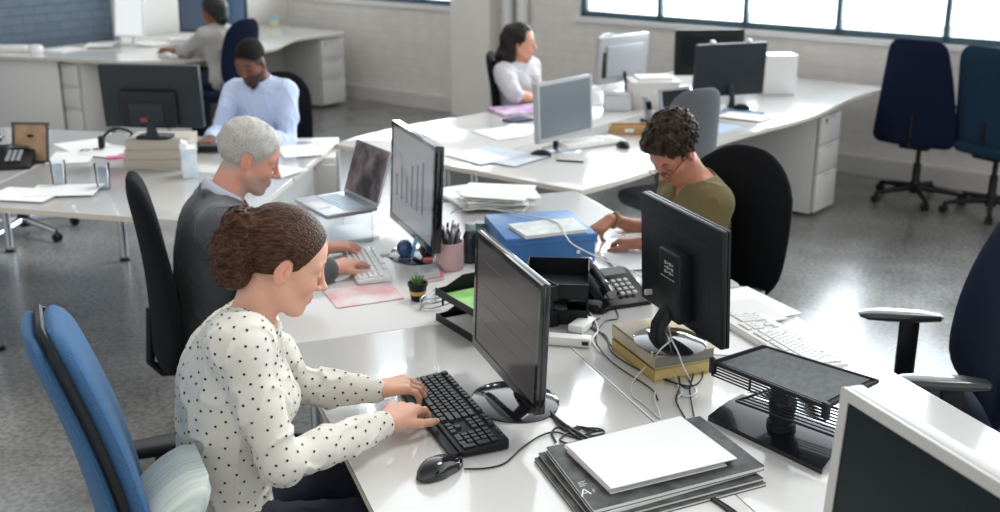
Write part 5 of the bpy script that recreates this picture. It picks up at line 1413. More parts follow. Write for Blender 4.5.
def person(label, pel, yaw, J, skin, h=.006, fem=True, hs=1.0, cloth=None, pants=None, hair=None, head_kw={}, group=None, shoes=(.02, .02, .022)):
    """J: local joints (forward, left, up) relative to the floor point below the pelvis; wrists are world points"""
    F_ = V((math.cos(yaw), math.sin(yaw), 0)); L_ = V((-math.sin(yaw), math.cos(yaw), 0)); U_ = V((0, 0, 1))
    o3 = V((pel[0], pel[1], 0))
    G = lambda p: o3 + F_ * p[0] + L_ * p[1] + U_ * p[2]
    t = thing('person', label, 'person', o3, 0, group)
    pz = J.get('pz', .57); pelvis = G((0, 0, pz)); nb_ = J['neck'] if isinstance(J['neck'], V) else G(J['neck'])
    hc = J['head'] if isinstance(J['head'], V) else G(J['head'])
    spine = nb_ - pelvis; su = spine.normalized(); sf = (F_ - su * F_.dot(su)).normalized(); sl = su.cross(sf)
    tw = J.get('twist', 0.0)
    cf = sf * math.cos(tw) + sl * math.sin(tw); cl = su.cross(cf)
    bw = .155 if fem else .18
    shw = J.get('shw', bw)
    sh = {1: nb_ - su * .055 + cl * shw + cf * .01, -1: nb_ - su * .055 - cl * shw + cf * .01}
    for k in (1, -1):
        if ('sh', k) in J: sh[k] = J[('sh', k)]
    wr = {1: J['wl'], -1: J['wr']}
    ul, fo = (.275, .245) if fem else (.30, .265)
    el = {}
    for k in (1, -1):
        pole = J.get(('pole', k), -U_ * 1.0 - F_ * .35 + L_ * k * .35)
        el[k] = J[('el', k)] if ('el', k) in J else ik(sh[k], wr[k], ul, fo, pole)
    hip = {k: pelvis + L_ * k * .085 - U_ * .01 for k in (1, -1)}
    kn = {k: G((J.get('knee', .42), k * J.get('kw', .12), pz - .02)) for k in (1, -1)}
    an = {k: G((J.get('knee', .42) + J.get('ank', .0), k * .12, .09)) for k in (1, -1)}
    waist = pelvis + spine * .36 - sf * .0 + J.get('wofs', V((0, 0, 0))); chest = pelvis + spine * .68 + J.get('cofs', V((0, 0, 0)))
    chest_u = (nb_ - chest).normalized()
    torso_scale = J.get('ts', 1.0)
    hax = head_axes(yaw + J.get('hyaw', 0), J.get('hpitch', 0), J.get('hroll', 0))
    def torso(vx, g=0.0):
        a = 1.0 * torso_scale
        vx.ell(pelvis, [.115 * a + g, (.170 if fem else .165) * a + g, .12 + g], (F_, L_, U_), .0)
        vx.ell(waist, [(.098 if fem else .115) * a + g, (.130 if fem else .155) * a + g, .15 + g], (sf, sl, su), .06)
        vx.ell(chest, [(.108 if fem else .120) * a + g, (.145 if fem else .168) * a + g, .16 + g], (cf, cl, su), .07)
        vx.cap(sh[1] - cl * .03 - su * .01, sh[-1] + cl * .03 - su * .01, .055 + g, .055 + g, .06)
        vx.cap(nb_ - su * .05, sh[1] - cl * .02, .045 + g, .04 + g, .04); vx.cap(nb_ - su * .05, sh[-1] + cl * .02, .045 + g, .04 + g, .04)
        if fem:
            for k in (1, -1): vx.ell(chest + cf * .075 + cl * k * .065 + su * .005, [.055 + g, .058 + g, .060 + g], (cf, cl, su), .035)
    def arm(vx, k, g=0.0, upto=1.0, r=None):
        a, b, c = sh[k], el[k], wr[k]; m = .86 if fem else 1.0
        vx.cap(a, a.lerp(b, .5), .050 * m + g, .044 * m + g, .03); vx.cap(a.lerp(b, .5), b, .044 * m + g, .037 * m + g, .02)
        if upto > 1.0:
            e = b.lerp(c, upto - 1.0)
            vx.cap(b, b.lerp(e, .45), .038 * m + g, .037 * m + g, .02); vx.cap(b.lerp(e, .45), e, .037 * m + g, (.037 - .012 * (upto - 1)) * m + g, .02)
    pts = [pelvis, nb_, hc, *sh.values(), *el.values(), *wr.values(), *kn.values()]
    lo = V([min(p[i] for p in pts) - .22 for i in range(3)]); hi = V([max(p[i] for p in pts) + .24 for i in range(3)])
    lo.z = 0.0; 
    # body
    vx = Vox(lo, hi, h)
    torso(vx); 
    for k in (1, -1):
        arm(vx, k, 0, 2.0)
        vx.cap(hip[k], kn[k], .082, .056, .04); vx.cap(kn[k], an[k], .054, .036, .03)
        vx.cap(an[k] + V((0, 0, -.04)), an[k] + F_ * .15 + V((0, 0, -.055)), .036, .028, .03)
    nr = .050 if fem else .060
    hb = hc - hax[0] * .022 * hs - hax[2] * .055 * hs
    vx.cap(nb_ - su * .04, hb, nr * 1.08, nr, .03)
    PH = head_sdf(vx, hc, hax, hs, fem, **head_kw)
    HP = {}
    for k in (1, -1):
        dd = J.get(('hd', k)); dd = dd if dd is not None else (wr[k] - el[k])
        HP[k] = hand_sdf(vx, wr[k] + dd.normalized() * .004, dd, J.get(('hn', k), U_), k * -1 * J.get('flip', 1), J.get('hsz', .93 if fem else 1.02), J.get(('curl', k), .42))
    sk = np.array(skin); inv = [npv(a) for a in hax]; hcn = npv(hc)
    lipc = np.array(J.get('lip', (skin[0] * .85, skin[1] * .52, skin[2] * .50)))
    beardc = J.get('beard'); browc = np.array(J.get('brow', (.03, .02, .015)))
    def paint(v):
        c = np.tile(sk, (len(v), 1)); q = (v - hcn) / hs; x, y, z = (q @ inv[0], q @ inv[1], q @ inv[2])
        n = wob(5, 40, .04)(v[:, 0], v[:, 1], v[:, 2]); c = c * (1 + n[:, None])
        def mixin(w, cc): 
            w = np.clip(w, 0, 1)[:, None]; return c * (1 - w) + np.array(cc) * w
        near = (np.abs(x) < .14) & (np.abs(y) < .11) & (np.abs(z) < .15)
        # warm cheeks, nose and ears: skin that really is redder there
        w = np.exp(-(((x - .075) / .03) ** 2 + ((np.abs(y) - .042) / .022) ** 2 + ((z + .025) / .022) ** 2)) * .45 * near; c = mixin(w, sk * np.array([1.05, .72, .70]))
        w = np.exp(-(((x + .01) / .03) ** 2 + ((np.abs(y) - .08) / .012) ** 2 + ((z) / .04) ** 2)) * .5 * near; c = mixin(w, sk * np.array([1.05, .68, .64]))
        if beardc is not None:
            bx = (1 / (1 + np.exp(-(-z - .034 - .25 * np.maximum(.05 - x, 0)) / .005))) * (x > .0) * near * J.get('bw', .8); c = mixin(bx, beardc)
        if J.get('scalp') is not None:
            sc_, fr_, st_ = J['scalp']; s1 = .80 * (x - fr_ * hs / hs) - .60 * (z - .030); s2 = .45 * (x - .018) - .89 * (z + .012); s3 = -(z + .058)
            w = 1 / (1 + np.exp((np.maximum(np.maximum(s1, s2), s3) - .004) / .0035)) * near * st_ * (1 - np.exp(-(((x + .008) / .026) ** 2 + ((z + .004) / .036) ** 2) ** 2) * (np.abs(y) > .066)); c = mixin(w, sc_)
        w = (np.abs(y) < .023) * np.exp(-((z + .0605) / .0075) ** 2) * (x > .078) * near * .95; c = mixin(w, lipc)
        w = np.exp(-((np.abs(y) - .031) / .017) ** 4) * np.exp(-((z - .030 - .004 * np.cos((np.abs(y) - .031) / .012)) / .0042) ** 2) * (x > .055) * near * .75; c = mixin(w, browc)
        w = np.exp(-((np.abs(y) - .031) / .0135) ** 4) * np.exp(-((z + .0035 + .0 * y) / .0028) ** 2) * (x > .055) * near * .85; c = mixin(w, browc * .8)
        return c
    bd, _ = vmesh('body', vx, SKIN, t, paint, o3)
    del vx
    if J.get('brows', True):
        for k in (1, -1):
            nm = 'eyebrow'; bm_ = nb(); pts_ = [PH(.0885, k * .013, .0300), PH(.0890, k * .024, .0345), PH(.0830, k * .036, .0355), PH(.0720, k * .047, .0310)]
            addtube(bm_, [q - o3 for q in catmull(pts_, 3)], [.0016, .0024, .0028, .0030, .0030, .0028, .0026, .0022, .0016, .0010], 6); obj(nm, bm_, mat('brow %.3f' % browc[0], tuple(browc), .8), bd)
            bm_ = nb(); pts_ = []
            for q in range(9):
                yy = -.0135 + .027 * q / 8; zz = -.0045 - .0015 * math.cos(yy / .0135 * 1.57)
                xx = .073 + .0152 * math.sqrt(max(0, 1 - (yy / .0168) ** 2 - ((zz) / .0148) ** 2)); pts_.append(PH(xx, k * .031 + yy, .006 + zz) - o3)
            addtube(bm_, pts_, [.0006, .0011, .0013, .0014, .0014, .0014, .0013, .0011, .0006], 5); obj('eyelashes', bm_, mat('dark lashes', (.012, .008, .006), .7), bd)
    ctx = dict(t=t, o3=o3, G=G, F=F_, L=L_, U=U_, sf=sf, su=su, cf=cf, cl=cl, sh=sh, el=el, wr=wr, nb=nb_, hc=hc, hax=hax, PH=PH, torso=torso, arm=arm, hip=hip, kn=kn, an=an, pelvis=pelvis, chest=chest, waist=waist, lo=lo, hi=hi, h=h, hs=hs, HP=HP, hb=hb)
    if pants: trousers(ctx, pants)
    # shoes
    for k in (1, -1):
        a = an[k]; v = Vox(a - V((.14, .14, .1)) - F_ * 0 - V((.12, .12, 0)), a + V((.3, .3, .08)), .007)
        v.cap(a + V((0, 0, -.045)), a + F_ * .16 + V((0, 0, -.058)), .044, .036, .0); v.cap(a + V((0, 0, -.02)), a + V((0, 0, -.045)), .045, .045, .02); v.cut(V((0, 0, 0.003)), (0, 0, -1))
        vmesh('shoe', v, mat('shoe %.2f' % shoes[0], shoes, .4), t, None, o3)
    return ctx
def trousers(c, m):
    v = Vox(c['lo'], V((c['hi'].x, c['hi'].y, c['pelvis'].z + .2)), max(c['h'], .007))
    v.ell(c['pelvis'], [.125, .178, .13], (c['F'], c['L'], c['U']), 0)
    for k in (1, -1):
        v.cap(c['hip'][k], c['kn'][k], .092, .066, .04); v.cap(c['kn'][k], c['an'][k] + V((0, 0, .01)), .066, .052, .03)
    v.warp(ridge(3, 38, .005, (1, 1, .5)))
    v.cut(c['pelvis'] + V((0, 0, .085)), (0, 0, 1)); v.cut(V((0, 0, .065)), (0, 0, -1))
    vmesh('trousers', v, m, c['t'], None, c['o3'])
def top(c, name, m, g=.010, sleeve=2.0, hem=-.06, neck=None, fold=.004, h=None, sleeve_g=None, seed=1, cuff=None, vneck=None, extra=None, cutarm=None):
    h = h or c['h']
    v = Vox(V((c['lo'].x, c['lo'].y, c['pelvis'].z - .18)), c['hi'], h)
    c['torso'](v, g)
    for k in (1, -1): c['arm'](v, k, sleeve_g if sleeve_g is not None else g, sleeve)
    if extra: extra(v)
    v.warp(ridge(seed, 34, fold, (1, 1, .6))); v.warp(wob(seed + 9, 22, fold * .6))
    v.cut(c['pelvis'] + V((0, 0, hem)), (0, 0, -1))
    if neck: v.cap(c['nb'] - c['su'] * .01 + c['cf'] * .012, c['nb'] + c['su'] * .3 + c['cf'] * .06, neck, neck * 2.4, .008, 'sub')
    if vneck: 
        p = c['nb'] + c['cf'] * .07; v.cap(p + c['su'] * .06, p + c['cf'] * .055 - c['su'] * vneck, neck * .9, .012, .006, 'sub')
    if cutarm:
        for k in (1, -1):      # square sleeve ends
            a, b = (c['sh'][k], c['el'][k]) if sleeve <= 1 else (c['el'][k], c['wr'][k]); d = (b - a).normalized()
            e = a.lerp(b, cutarm)
            v.cap(e + d * .07, e + d * .16, .085, .085, 0, 'sub')
    return v
def hair_axes(c): return c['PH'], c['hax'], c['hs']
SKIN = vcol_mat('skin', .48, sss=.12, bump=.05, bscale=260)
def lin(*c): return tuple((x / 255) ** 2.2 for x in c)

def hairmat(name, col, col2, rough=.38, streak=(1, 1, 1), sc=160, bump=.5):
    return mat(name, col, rough, spec=.25, noise=.5, nscale=sc, col2=col2, bump=bump, bscale=sc * 1.3, stretch=streak)
YE = R(20.2)
# ---- woman in dots
hC = hit(283, 272, MD, 2.40) + MD * .065 + ME * .008
wr_R = at(386, 423, .79); wr_L = at(371, 390, .79)
J = dict(pz=.565, neck=hit(247, 318, MD, 2.47) + V((0, 0, -.01)), head=hC, hpitch=.42, wr=wr_R, wl=wr_L, hyaw=.0, ts=1.0,
         cofs=-ME * .02 + V((0, 0, 0)), lip=(.46, .13, .12), brow=(.05, .028, .018), shw=.150)
J[('sh', -1)] = hit(240, 346, MD, 2.325); J[('sh', 1)] = J['neck'] + MD * .15 - V((0, 0, .055)) + ME * .02
J[('el', -1)] = hit(282, 462, MD, 2.27); J[('el', 1)] = hit(300, 386, MD, 2.66)
tgtR = at(424, 394, .79); tgtL = at(424, 382, .79)
J[('hd', -1)] = (tgtR - wr_R) * 1.0 + V((0, 0, .00)); J[('hd', 1)] = (tgtL - wr_L)
J[('curl', 1)] = .46; J[('curl', -1)] = .50; J['hsz'] = 1.06
dots = mat('black polka dots', (.012, .012, .014), .6)
BL = mat('cream blouse cotton', (.71, .69, .61), .75, sheen=.2, bump=.06, bscale=300)
W1 = person('woman with brown hair in a bun, cream polka dot blouse, typing on the black keyboard', M(2.47, .19), YE, J, lin(214, 164, 140), h=.0031, fem=True, hs=1.0,
            pants=mat('navy trouser cloth', (.008, .012, .026), .8))
c = W1
def collar(v):
    n = c['nb']; 
    for k in range(14):
        a = 2 * PI * k / 14; p = n + c['cf'] * (.062 * math.cos(a) + .012) + c['cl'] * .060 * math.sin(a) + c['su'] * (.016 - .05 * max(math.cos(a), 0)); v.cap(p, p - c['su'] * .03, .010, .014, .012)
v = top(c, 'blouse', BL, g=.014, sleeve=1.78, hem=-.10, neck=.060, fold=.007, h=.004, sleeve_g=.012, seed=4, vneck=.055, extra=collar)
for k in (1, -1):
    e, w_ = c['el'][k], c['wr'][k]; d = (w_ - e).normalized(); a = e.lerp(w_, .80); v.cap(a, a + d * .045, .036, .034, .006)
o, vv = vmesh('blouse', v, [BL, dots], c['t'], None, c['o3'])
# dots: small discs lying on the cloth, part of the blouse mesh
me = o.data; nv = len(me.vertices); vn = np.zeros(nv * 3, np.float32); me.vertices.foreach_get('normal', vn); vn = vn.reshape(-1, 3)
vc = np.zeros(nv * 3, np.float32); me.vertices.foreach_get('co', vc); vc = vc.reshape(-1, 3)
rs = np.random.RandomState(2); order = rs.permutation(nv); cell = {}; pick = []; rmin = .0245
for i in order:
    p = vc[i]; kx = tuple((p / rmin).astype(int)); ok = True
    for dx in (-1, 0, 1):
        for dy in (-1, 0, 1):
            for dz in (-1, 0, 1):
                for j in cell.get((kx[0] + dx, kx[1] + dy, kx[2] + dz), ()):
                    if ((vc[j] - p) ** 2).sum() < rmin * rmin: ok = False; break
                if not ok: break
            if not ok: break
        if not ok: break
    if ok: cell.setdefault(kx, []).append(i); pick.append(i)
bm = bmesh.new(); bm.from_mesh(me)
for i in pick:
    n = V(vn[i]); p = V(vc[i]) + n * .0013; x = n.orthogonal().normalized(); y = n.cross(x); r = .0032
    f = bm.faces.new([bm.verts.new(p + (x * math.cos(a * PI / 4) + y * math.sin(a * PI / 4)) * r) for a in range(8)]); f.material_index = 1
bm.to_mesh(me); bm.free()
# hair
HB = hairmat('brown hair', (.105, .042, .018), (.018, .007, .004), .40, sc=70, bump=.6, streak=(.5, 3, 3))
P, ax, s = hair_axes(c)
v = Vox(c['hc'] - V((.22, .2, .2)), c['hc'] + V((.2, .2, .2)), .0035)
v.ell(P(-.016, 0, .046), [.106, .083, .092], ax, 0)
v.cut(P(.030, 0, .012), (ax[0] * .86 - ax[2] * .50), .010)
v.cut(P(.0, 0, -.008), (ax[0] * .45 - ax[2] * .89), .010)
v.ell(P(-.116, 0, .010), [.048, .064, .080], ax, .004)
v.ell(P(-.098, 0, -.048), [.044, .056, .044], ax, .012)
v.ell(P(-.116, 0, .058), [.042, .052, .042], ax, .012)
for k in (1, -1): v.ell(P(-.006, k * .080, -.004), [.022, .018, .034], ax, .004, 'sub')
# strands: fine grooves running back toward the bun, curls in the bun
ctr = npv(P(-.130, 0, .01)); A_x = [npv(a) for a in ax]
def groove(x, y, z):
    q = np.stack([x, y, z], 1) - ctr; a = q @ A_x[0]; b = q @ A_x[1]; e = q @ A_x[2]
    th = np.arctan2(b, e + 1e-6); bun = 1 / (1 + np.exp((a - .030) / .006))
    g1 = .0003 * np.sin(th * 46 + 3 * np.sin(a * 30)) + .0009 * np.sin(th * 97 + 2 * np.sin(a * 45))
    w = wob(8, 85, 1.0)(x, y, z); g2 = .0090 * (np.abs(w) - .45) + .0018 * np.sin(330 * (a + b * .7 + .018 * w))
    return g1 * (1 - bun) + g2 * bun
v.warp(groove)
hh, _ = vmesh('hair', v, HB, c['t'], None, c['o3'])
# loose flyaway strands round the bun and crown
b = nb(); rs = random.Random(4)
for k in range(150):
    th = rs.uniform(0, 2 * PI); ph = rs.uniform(-.9, 1.1)
    if k < 100: q = P(-.108 + .052 * math.cos(ph) * math.cos(th) - .01, .060 * math.cos(ph) * math.sin(th), .012 + .085 * math.sin(ph)); base = P(-.10, 0, .01)
    else: q = P(-.016 + .100 * math.cos(ph) * math.cos(th), .080 * math.cos(ph) * math.sin(th), .05 + .088 * abs(math.sin(ph))); base = P(-.016, 0, .04)
    n = (q - base).normalized(); tg = n.orthogonal(); tg.rotate(Matrix.Rotation(rs.uniform(0, 6.28), 3, n)); 
    if k >= 100 and (q - c['hc']).dot(ax[0]) > .03: continue
    L__ = rs.uniform(.012, .030)
    addtube(b, [x - c['o3'] for x in (q - n * .004, q + n * L__ * .25 + tg * L__ * .4, q + n * L__ * .35 + tg * L__ * .8, q + n * L__ * .2 + tg * L__ * 1.2)], .00045, 3, cap=False)
fw = obj('flyaway_strands', b, HB, hh); fw['kind'] = 'stuff'
# wrist band on near hand: ring
hp = c['HP'][1]
rg = obj('ring', tube([hp(.104, .010 * 1.0 + .0098 * math.cos(a * PI / 8) , -.003 + .0098 * math.sin(a * PI / 8)) - c['o3'] for a in range(17)], .0012, 6), CHROME, c['t'])
# cushion behind her
cu = hit(160, 512, MD, 2.27) - V((0, 0, .09))
t = thing('cushion', 'pale green striped cushion squeezed between the woman in dots and the blue chair', 'cushion', cu, YE)
rings = []
for i in range(13):
    u = i / 12; x = -.15 + .30 * u; k = math.sin(PI * u) ** .5 if 0 < u < 1 else .02
    rings.append([(x, .125 * (.55 + .45 * k) * math.copysign(abs(math.cos(a)) ** .6, math.cos(a)), .06 * k * math.sin(a)) for a in [2 * PI * j / 24 for j in range(24)]])
STR = mat('pale green stripe', (.46, .55, .52), .8, noise=.35, nscale=22, stretch=(.2, 6, .2), col2=(.66, .70, .66))
o = obj('cover', loft(rings), STR, t); o.rotation_euler = (R(8), R(-50), 0); o.location = (0.0, 0, .085)

# ---- grey haired man
hC = hit(252, 163, MD, 3.80) + MD * .08
ck = dict(pz=.565, neck=hit(218, 190, MD, 3.86) + V((0, 0, -.03)), head=hC + V((0, 0, 0)), hpitch=.40, hyaw=-.12, scalp=(lin(165, 155, 148), .047, .8), beard=lin(172, 150, 142), bw=.7, brow=lin(150, 140, 135), lip=lin(170, 100, 95))
wR = at(331, 268, .775); wL = at(322, 248, .775)
ck['wr'] = wR; ck['wl'] = wL
ck[('hd', -1)] = at(352, 262, .775) - wR; ck[('hd', 1)] = at(345, 246, .775) - wL
ck[('curl', 1)] = .3; ck[('curl', -1)] = .3
ck[('sh', -1)] = hit(222, 228, MD, 3.66)
SUIT = mat('dark grey suit wool', (.068, .073, .080), .8, sheen=.2, bump=.12, bscale=420)
c = person('grey-haired bearded man in a dark grey suit, typing on a white keyboard', M(3.86, .33), YE, ck, lin(208, 150, 130), h=.0042, fem=False, hs=1.03,
           pants=mat('dark grey trousers', (.04, .043, .048), .8))
sc_ = nb()
v = Vox(c['nb'] - V((.16, .16, .12)), c['nb'] + V((.16, .16, .12)), .0045)
v.cap(c['nb'] - c['su'] * .06, c['nb'] + c['su'] * .035 + c['cf'] * .01, .085, .070, .01)
v.cut(c['nb'] + c['su'] * .050, c['su'] + c['cf'] * .5)
vmesh('shirt_collar', v, mat('pale shirt', (.62, .66, .74), .7), c['t'], None, c['o3'])
def lapel(v):
    n = c['nb']
    for k in (1, -1):
        v.cap(n + c['cl'] * k * .062 - c['cf'] * .03 + c['su'] * .03, n + c['cl'] * k * .05 + c['cf'] * .07 - c['su'] * .03, .012, .012, .010)
        v.cap(n + c['cl'] * k * .05 + c['cf'] * .08 - c['su'] * .04, n + c['cl'] * k * .02 + c['cf'] * .13 - c['su'] * .20, .014, .010, .010)
        v.ell(c['sh'][k] + c['cl'] * k * .012 + c['su'] * .008, [.062, .055, .045], (c['cf'], c['cl'], c['su']), .03)
    v.cap(n + c['cl'] * .06 - c['cf'] * .05 + c['su'] * .03, n - c['cl'] * .06 - c['cf'] * .05 + c['su'] * .03, .014, .014, .012)
v = top(c, 'suit_jacket', SUIT, g=.020, sleeve=1.93, hem=-.12, neck=.068, fold=.0025, h=.005, sleeve_g=.018, seed=12, vneck=.10, extra=lapel)
vmesh('suit_jacket', v, SUIT, c['t'], None, c['o3'])
GH = hairmat('grey white hair', (.58, .57, .54), (.30, .29, .27), .55, sc=150, bump=.25, streak=(1, 3, 3))
P, ax, s = hair_axes(c)
def short_hair(c, m, tk=.010, fr=.040, amp=.0022, sc=170, h=.0045, recede=.0, lower=0.0):
    P, ax, s = hair_axes(c)
    v = Vox(c['hc'] - V((.17, .17, .17)), c['hc'] + V((.19, .19, .19)), h)
    v.ell(P(-.014, 0, .045), [(.097 + tk) * s, (.074 + tk * .75) * s, (.083 + tk) * s], ax, 0)
    v.ell(P(.028, 0, .045), [(.058 + tk) * s, (.060 + tk * .7) * s, (.060 + tk * .8) * s], ax, .02)
    v.cut(P(fr, 0, .030), (ax[0] * .80 - ax[2] * .60), .008)
    v.cut(P(.016, 0, -.012), (ax[0] * .45 - ax[2] * .89), .006)
    v.cut(P(-.05, 0, -.052 - lower), (-ax[2]), .006)
    for k in (1, -1): v.ell(P(-.008, k * .080, -.004), [.023 * s, .018 * s, .034 * s], ax, .004, 'sub')
    v.warp(wob(21, sc, amp)); v.warp(wob(22, sc * .4, amp))
    return vmesh('hair', v, m, c['t'], None, c['o3'])
short_hair(c, GH, tk=.009, fr=.044, sc=70, amp=.0022)

# ---- woman in olive
hC = hit(674, 152, ME, 2.03)
ck = dict(pz=.565, neck=hC + ME * .105 - V((0, 0, .100)) - MD * .02, head=hC, hpitch=.72, hyaw=.38, lip=lin(150, 80, 70), brow=(.02, .012, .01), shw=.145, ts=.92)
w1 = at(598, 222, .765); w2 = at(612, 241, .765)
ck['wl'] = at(640, 243, .78); ck['wr'] = at(611, 219, .80)
ck[('hd', 1)] = at(606, 238, .76) - ck['wl']; ck[('hd', -1)] = at(596, 231, .765) - ck['wr']
ck[('curl', 1)] = .6; ck[('curl', -1)] = .7
OL = mat('olive cotton jersey', (.135, .105, .035), .85, sheen=.2, bump=.08, bscale=350)
c = person('woman with short curly dark hair in an olive v-neck tee, writing', M(3.66, 2.15), YE + PI, ck, lin(172, 118, 96), h=.0045, fem=True, hs=.97,
           pants=mat('dark denim', (.012, .016, .028), .8))
v = top(c, 'tee', OL, g=.012, sleeve=.62, hem=-.10, neck=.064, fold=.005, h=.0048, sleeve_g=.020, seed=31, vneck=.09)
vmesh('tee_shirt', v, OL, c['t'], None, c['o3'])
CH = hairmat('dark curly hair', (.050, .030, .020), (.008, .005, .004), .45, sc=90, bump=.8)
P, ax, s = hair_axes(c)
v = Vox(c['hc'] - V((.2, .2, .2)), c['hc'] + V((.2, .2, .2)), .0042)
v.ell(P(-.022, 0, .056), [.112, .096, .092], ax, 0); v.ell(P(.030, 0, .092), [.070, .080, .050], ax, .03); v.ell(P(-.05, 0, .088), [.08, .088, .066], ax, .03)
v.cut(P(.046, 0, .022), (ax[0] * .86 - ax[2] * .50), .012); v.cut(P(.004, 0, -.02), (ax[0] * .3 - ax[2] * .95), .01)
for k in (1, -1): v.ell(P(-.004, k * .086, -.012), [.020, .018, .026], ax, .004, 'sub')
def curls(x, y, z):
    w = wob(3, 95, 1)(x, y, z); w2 = wob(13, 210, 1)(x, y, z); return .010 * (np.abs(w) - .5) + .006 * (np.abs(w2) - .5)
v.warp(curls); vmesh('hair', v, CH, c['t'], None, c['o3'])
b = nb()
for k in (1, -1):
    ring = [P(.108, k * .031 + .022 * math.cos(a * PI / 9), -.006 + .017 * math.sin(a * PI / 9)) - c['o3'] for a in range(19)]; addtube(b, ring, .0016, 5, cap=False)
    addtube(b, [P(.105, k * .053, .0) - c['o3'], P(-.005, k * .080, .006) - c['o3']], .0014, 5)
addtube(b, [P(.108, .009, -.004) - c['o3'], P(.108, -.009, -.004) - c['o3']], .0014, 5)
obj('spectacles', b, BLK, c['t'])
e, w_ = c['el'][-1], c['wr'][-1]; d = (w_ - e).normalized(); x = d.orthogonal().normalized(); y = d.cross(x); q = e.lerp(w_, .93)
obj('wristwatch', tube([q + (x * math.cos(a * PI / 8) + y * math.sin(a * PI / 8)) * .030 - c['o3'] for a in range(17)], .007, 6), mat('tan strap', (.30, .20, .10), .4), c['t'])

# ---- man in light blue shirt
yb = math.atan2(-1, -.25)
hC = V((-1.395, 6.30, 1.135))
ck = dict(pz=.565, neck=V((-1.375, 6.40, 1.01)), head=hC, hpitch=.42, hyaw=-.05, scalp=((.010, .008, .008), .052, .96), beard=(.012, .009, .008), bw=.8, brow=(.008, .006, .005), lip=lin(110, 62, 55), shw=.165)
ck['wr'] = at(211, 138, .775); ck['wl'] = V((-1.33, 6.02, .775))
ck[('hd', -1)] = V((-.02, -.12, -.02)); ck[('hd', 1)] = V((-.10, -.10, -.02))
SH = mat('light blue shirt cotton', (.52, .62, .84), .75, sheen=.15, bump=.06, bscale=300)
c = person('man with short black hair and beard in a light blue shirt, looking down', (-1.35, 6.44), yb, ck, lin(120, 80, 62), h=.006, fem=False, hs=1.0,
           pants=mat('black trousers', (.015, .015, .018), .8))
def col2(v):
    n = c['nb']
    for k in range(14):
        a = 2 * PI * k / 14; p = n + c['cf'] * (.066 * math.cos(a) + .012) + c['cl'] * .066 * math.sin(a) + c['su'] * (.030 - .02 * max(math.cos(a), 0)); v.cap(p, p - c['su'] * .03, .010, .014, .012)
v = top(c, 'shirt', SH, g=.014, sleeve=1.93, hem=-.08, neck=.060, fold=.006, h=.006, sleeve_g=.013, seed=41, vneck=.04, extra=col2)
vmesh('shirt', v, SH, c['t'], None, c['o3'])
short_hair(c, mat('short black hair', (.008, .007, .007), .85, spec=.2, bump=.3, bscale=300), tk=.004, fr=.048, amp=.0006, h=.005)

# ---- long-haired woman
yg = R(-38)
hC = W(4.62, 5.88, 1.135)
hC = hit(520, 43, WU, 4.62)
nk = hC - V((0, 0, .125)) - V((.03, 0, 0))
ck = dict(pz=.565, neck=nk, head=hC, hpitch=.05, hyaw=.42, lip=lin(185, 90, 90), brow=(.03, .02, .02), shw=.150)
ck['wr'] = hit(538, 99, WU, 4.46); ck[('el', -1)] = hit(514, 94, WU, 4.44); ck['wl'] = hit(544, 84, WU, 4.50)
ck[('hd', -1)] = V((.8, .3, -.1)); ck[('hd', 1)] = V((.8, -.5, -.1))
TE = mat('pale grey tee cotton', (.58, .57, .60), .8, sheen=.15)
c = person('woman with long dark hair in a pale grey tee, leaning back and looking right', (nk.x + .02, nk.y), yg, ck, lin(212, 158, 132), h=.006, fem=True, hs=.97,
           pants=mat('blue jeans', (.05, .08, .14), .8))
v = top(c, 'tee', TE, g=.012, sleeve=.50, hem=-.08, neck=.066, fold=.005, h=.006, sleeve_g=.024, seed=51)
vmesh('tee_shirt', v, TE, c['t'], None, c['o3'])
P, ax, s = hair_axes(c)
v = Vox(c['hc'] - V((.2, .2, .36)), c['hc'] + V((.2, .2, .2)), .006)
v.ell(P(-.018, 0, .045), [.108, .086, .092], ax, 0)
v.cut(P(.042, 0, .012), (ax[0] * .93 - ax[2] * .36), .012)
for k in (1, -1):
    v.cap(P(-.045, k * .066, .03), P(-.050, k * .088, -.10), .038, .040, .03); v.cap(P(-.050, k * .088, -.10), P(.01, k * .095, -.20), .038, .020, .03)
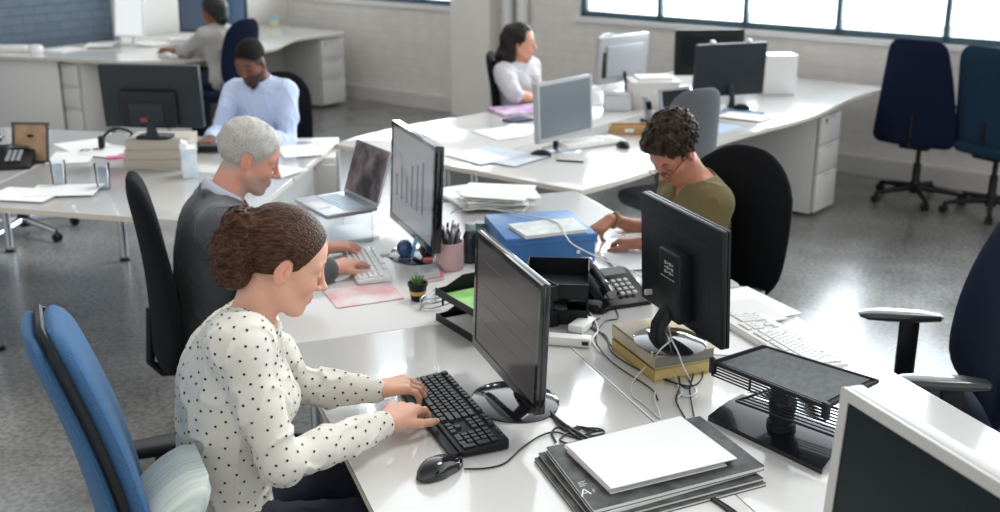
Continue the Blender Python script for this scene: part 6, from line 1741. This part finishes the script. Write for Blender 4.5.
v.cap(P(-.07, 0, .02), P(-.095, 0, -.14), .065, .070, .04); v.cap(P(-.095, -.03, -.12), P(-.11, -.08, -.19), .055, .022, .04)
def wav(x, y, z): return .003 * np.sin(60 * z + 40 * x) + wob(4, 120, .0022, (1, 1, .25))(x, y, z)
v.warp(wav); vmesh('hair', v, hairmat('long dark brown hair', (.022, .012, .009), (.006, .004, .003), .45, sc=60, streak=(3, 3, .4)), c['t'], None, c['o3'])

# ---- woman in grey sweater
hC = hit(213, 12, V((0, 1, 0)), 9.55)
yw = math.atan2((WU * .9 - WN * .15).y, (WU * .9 - WN * .15).x)
fw_ = V((math.cos(yw), math.sin(yw), 0))
nk = hC - V((0, 0, .13)) - fw_ * .02
ck = dict(pz=.565, neck=nk, head=hC, hpitch=.15, lip=lin(120, 70, 60), brow=(.01, .01, .01), shw=.155)
ck['wl'] = nk + fw_ * .42 - V((0, 0, .22)) ; 
ck['wl'] = at(170, 49, .78); ck['wr'] = at(178, 51, .78)
GS = mat('pale grey knit', (.40, .39, .37), .9, sheen=.3, bump=.2, bscale=150)
c = person('woman with black hair in a pale grey sweater at the curved worktop, seen from behind', (nk.x - fw_.x * .10, nk.y - fw_.y * .10), yw, ck, lin(130, 85, 62), h=.0075, fem=True, hs=1.0,
           pants=mat('dark denim', (.012, .016, .028), .8))
v = top(c, 'sweater', GS, g=.022, sleeve=1.7, hem=-.10, neck=.058, fold=.007, h=.0075, sleeve_g=.020, seed=61)
vmesh('sweater', v, GS, c['t'], None, c['o3'])
P, ax, s = hair_axes(c)
v = Vox(c['hc'] - V((.2, .2, .3)), c['hc'] + V((.2, .2, .2)), .007)
v.ell(P(-.020, 0, .045), [.112, .090, .095], ax, 0); v.cut(P(.040, 0, .012), (ax[0] * .93 - ax[2] * .36), .012)
v.cap(P(-.075, 0, .02), P(-.085, 0, -.06), .070, .058, .04); v.warp(wob(4, 120, .002, (1, 1, .3)))
vmesh('hair', v, mat('black hair', (.010, .009, .010), .4, bump=.5, bscale=200), c['t'], None, c['o3'])
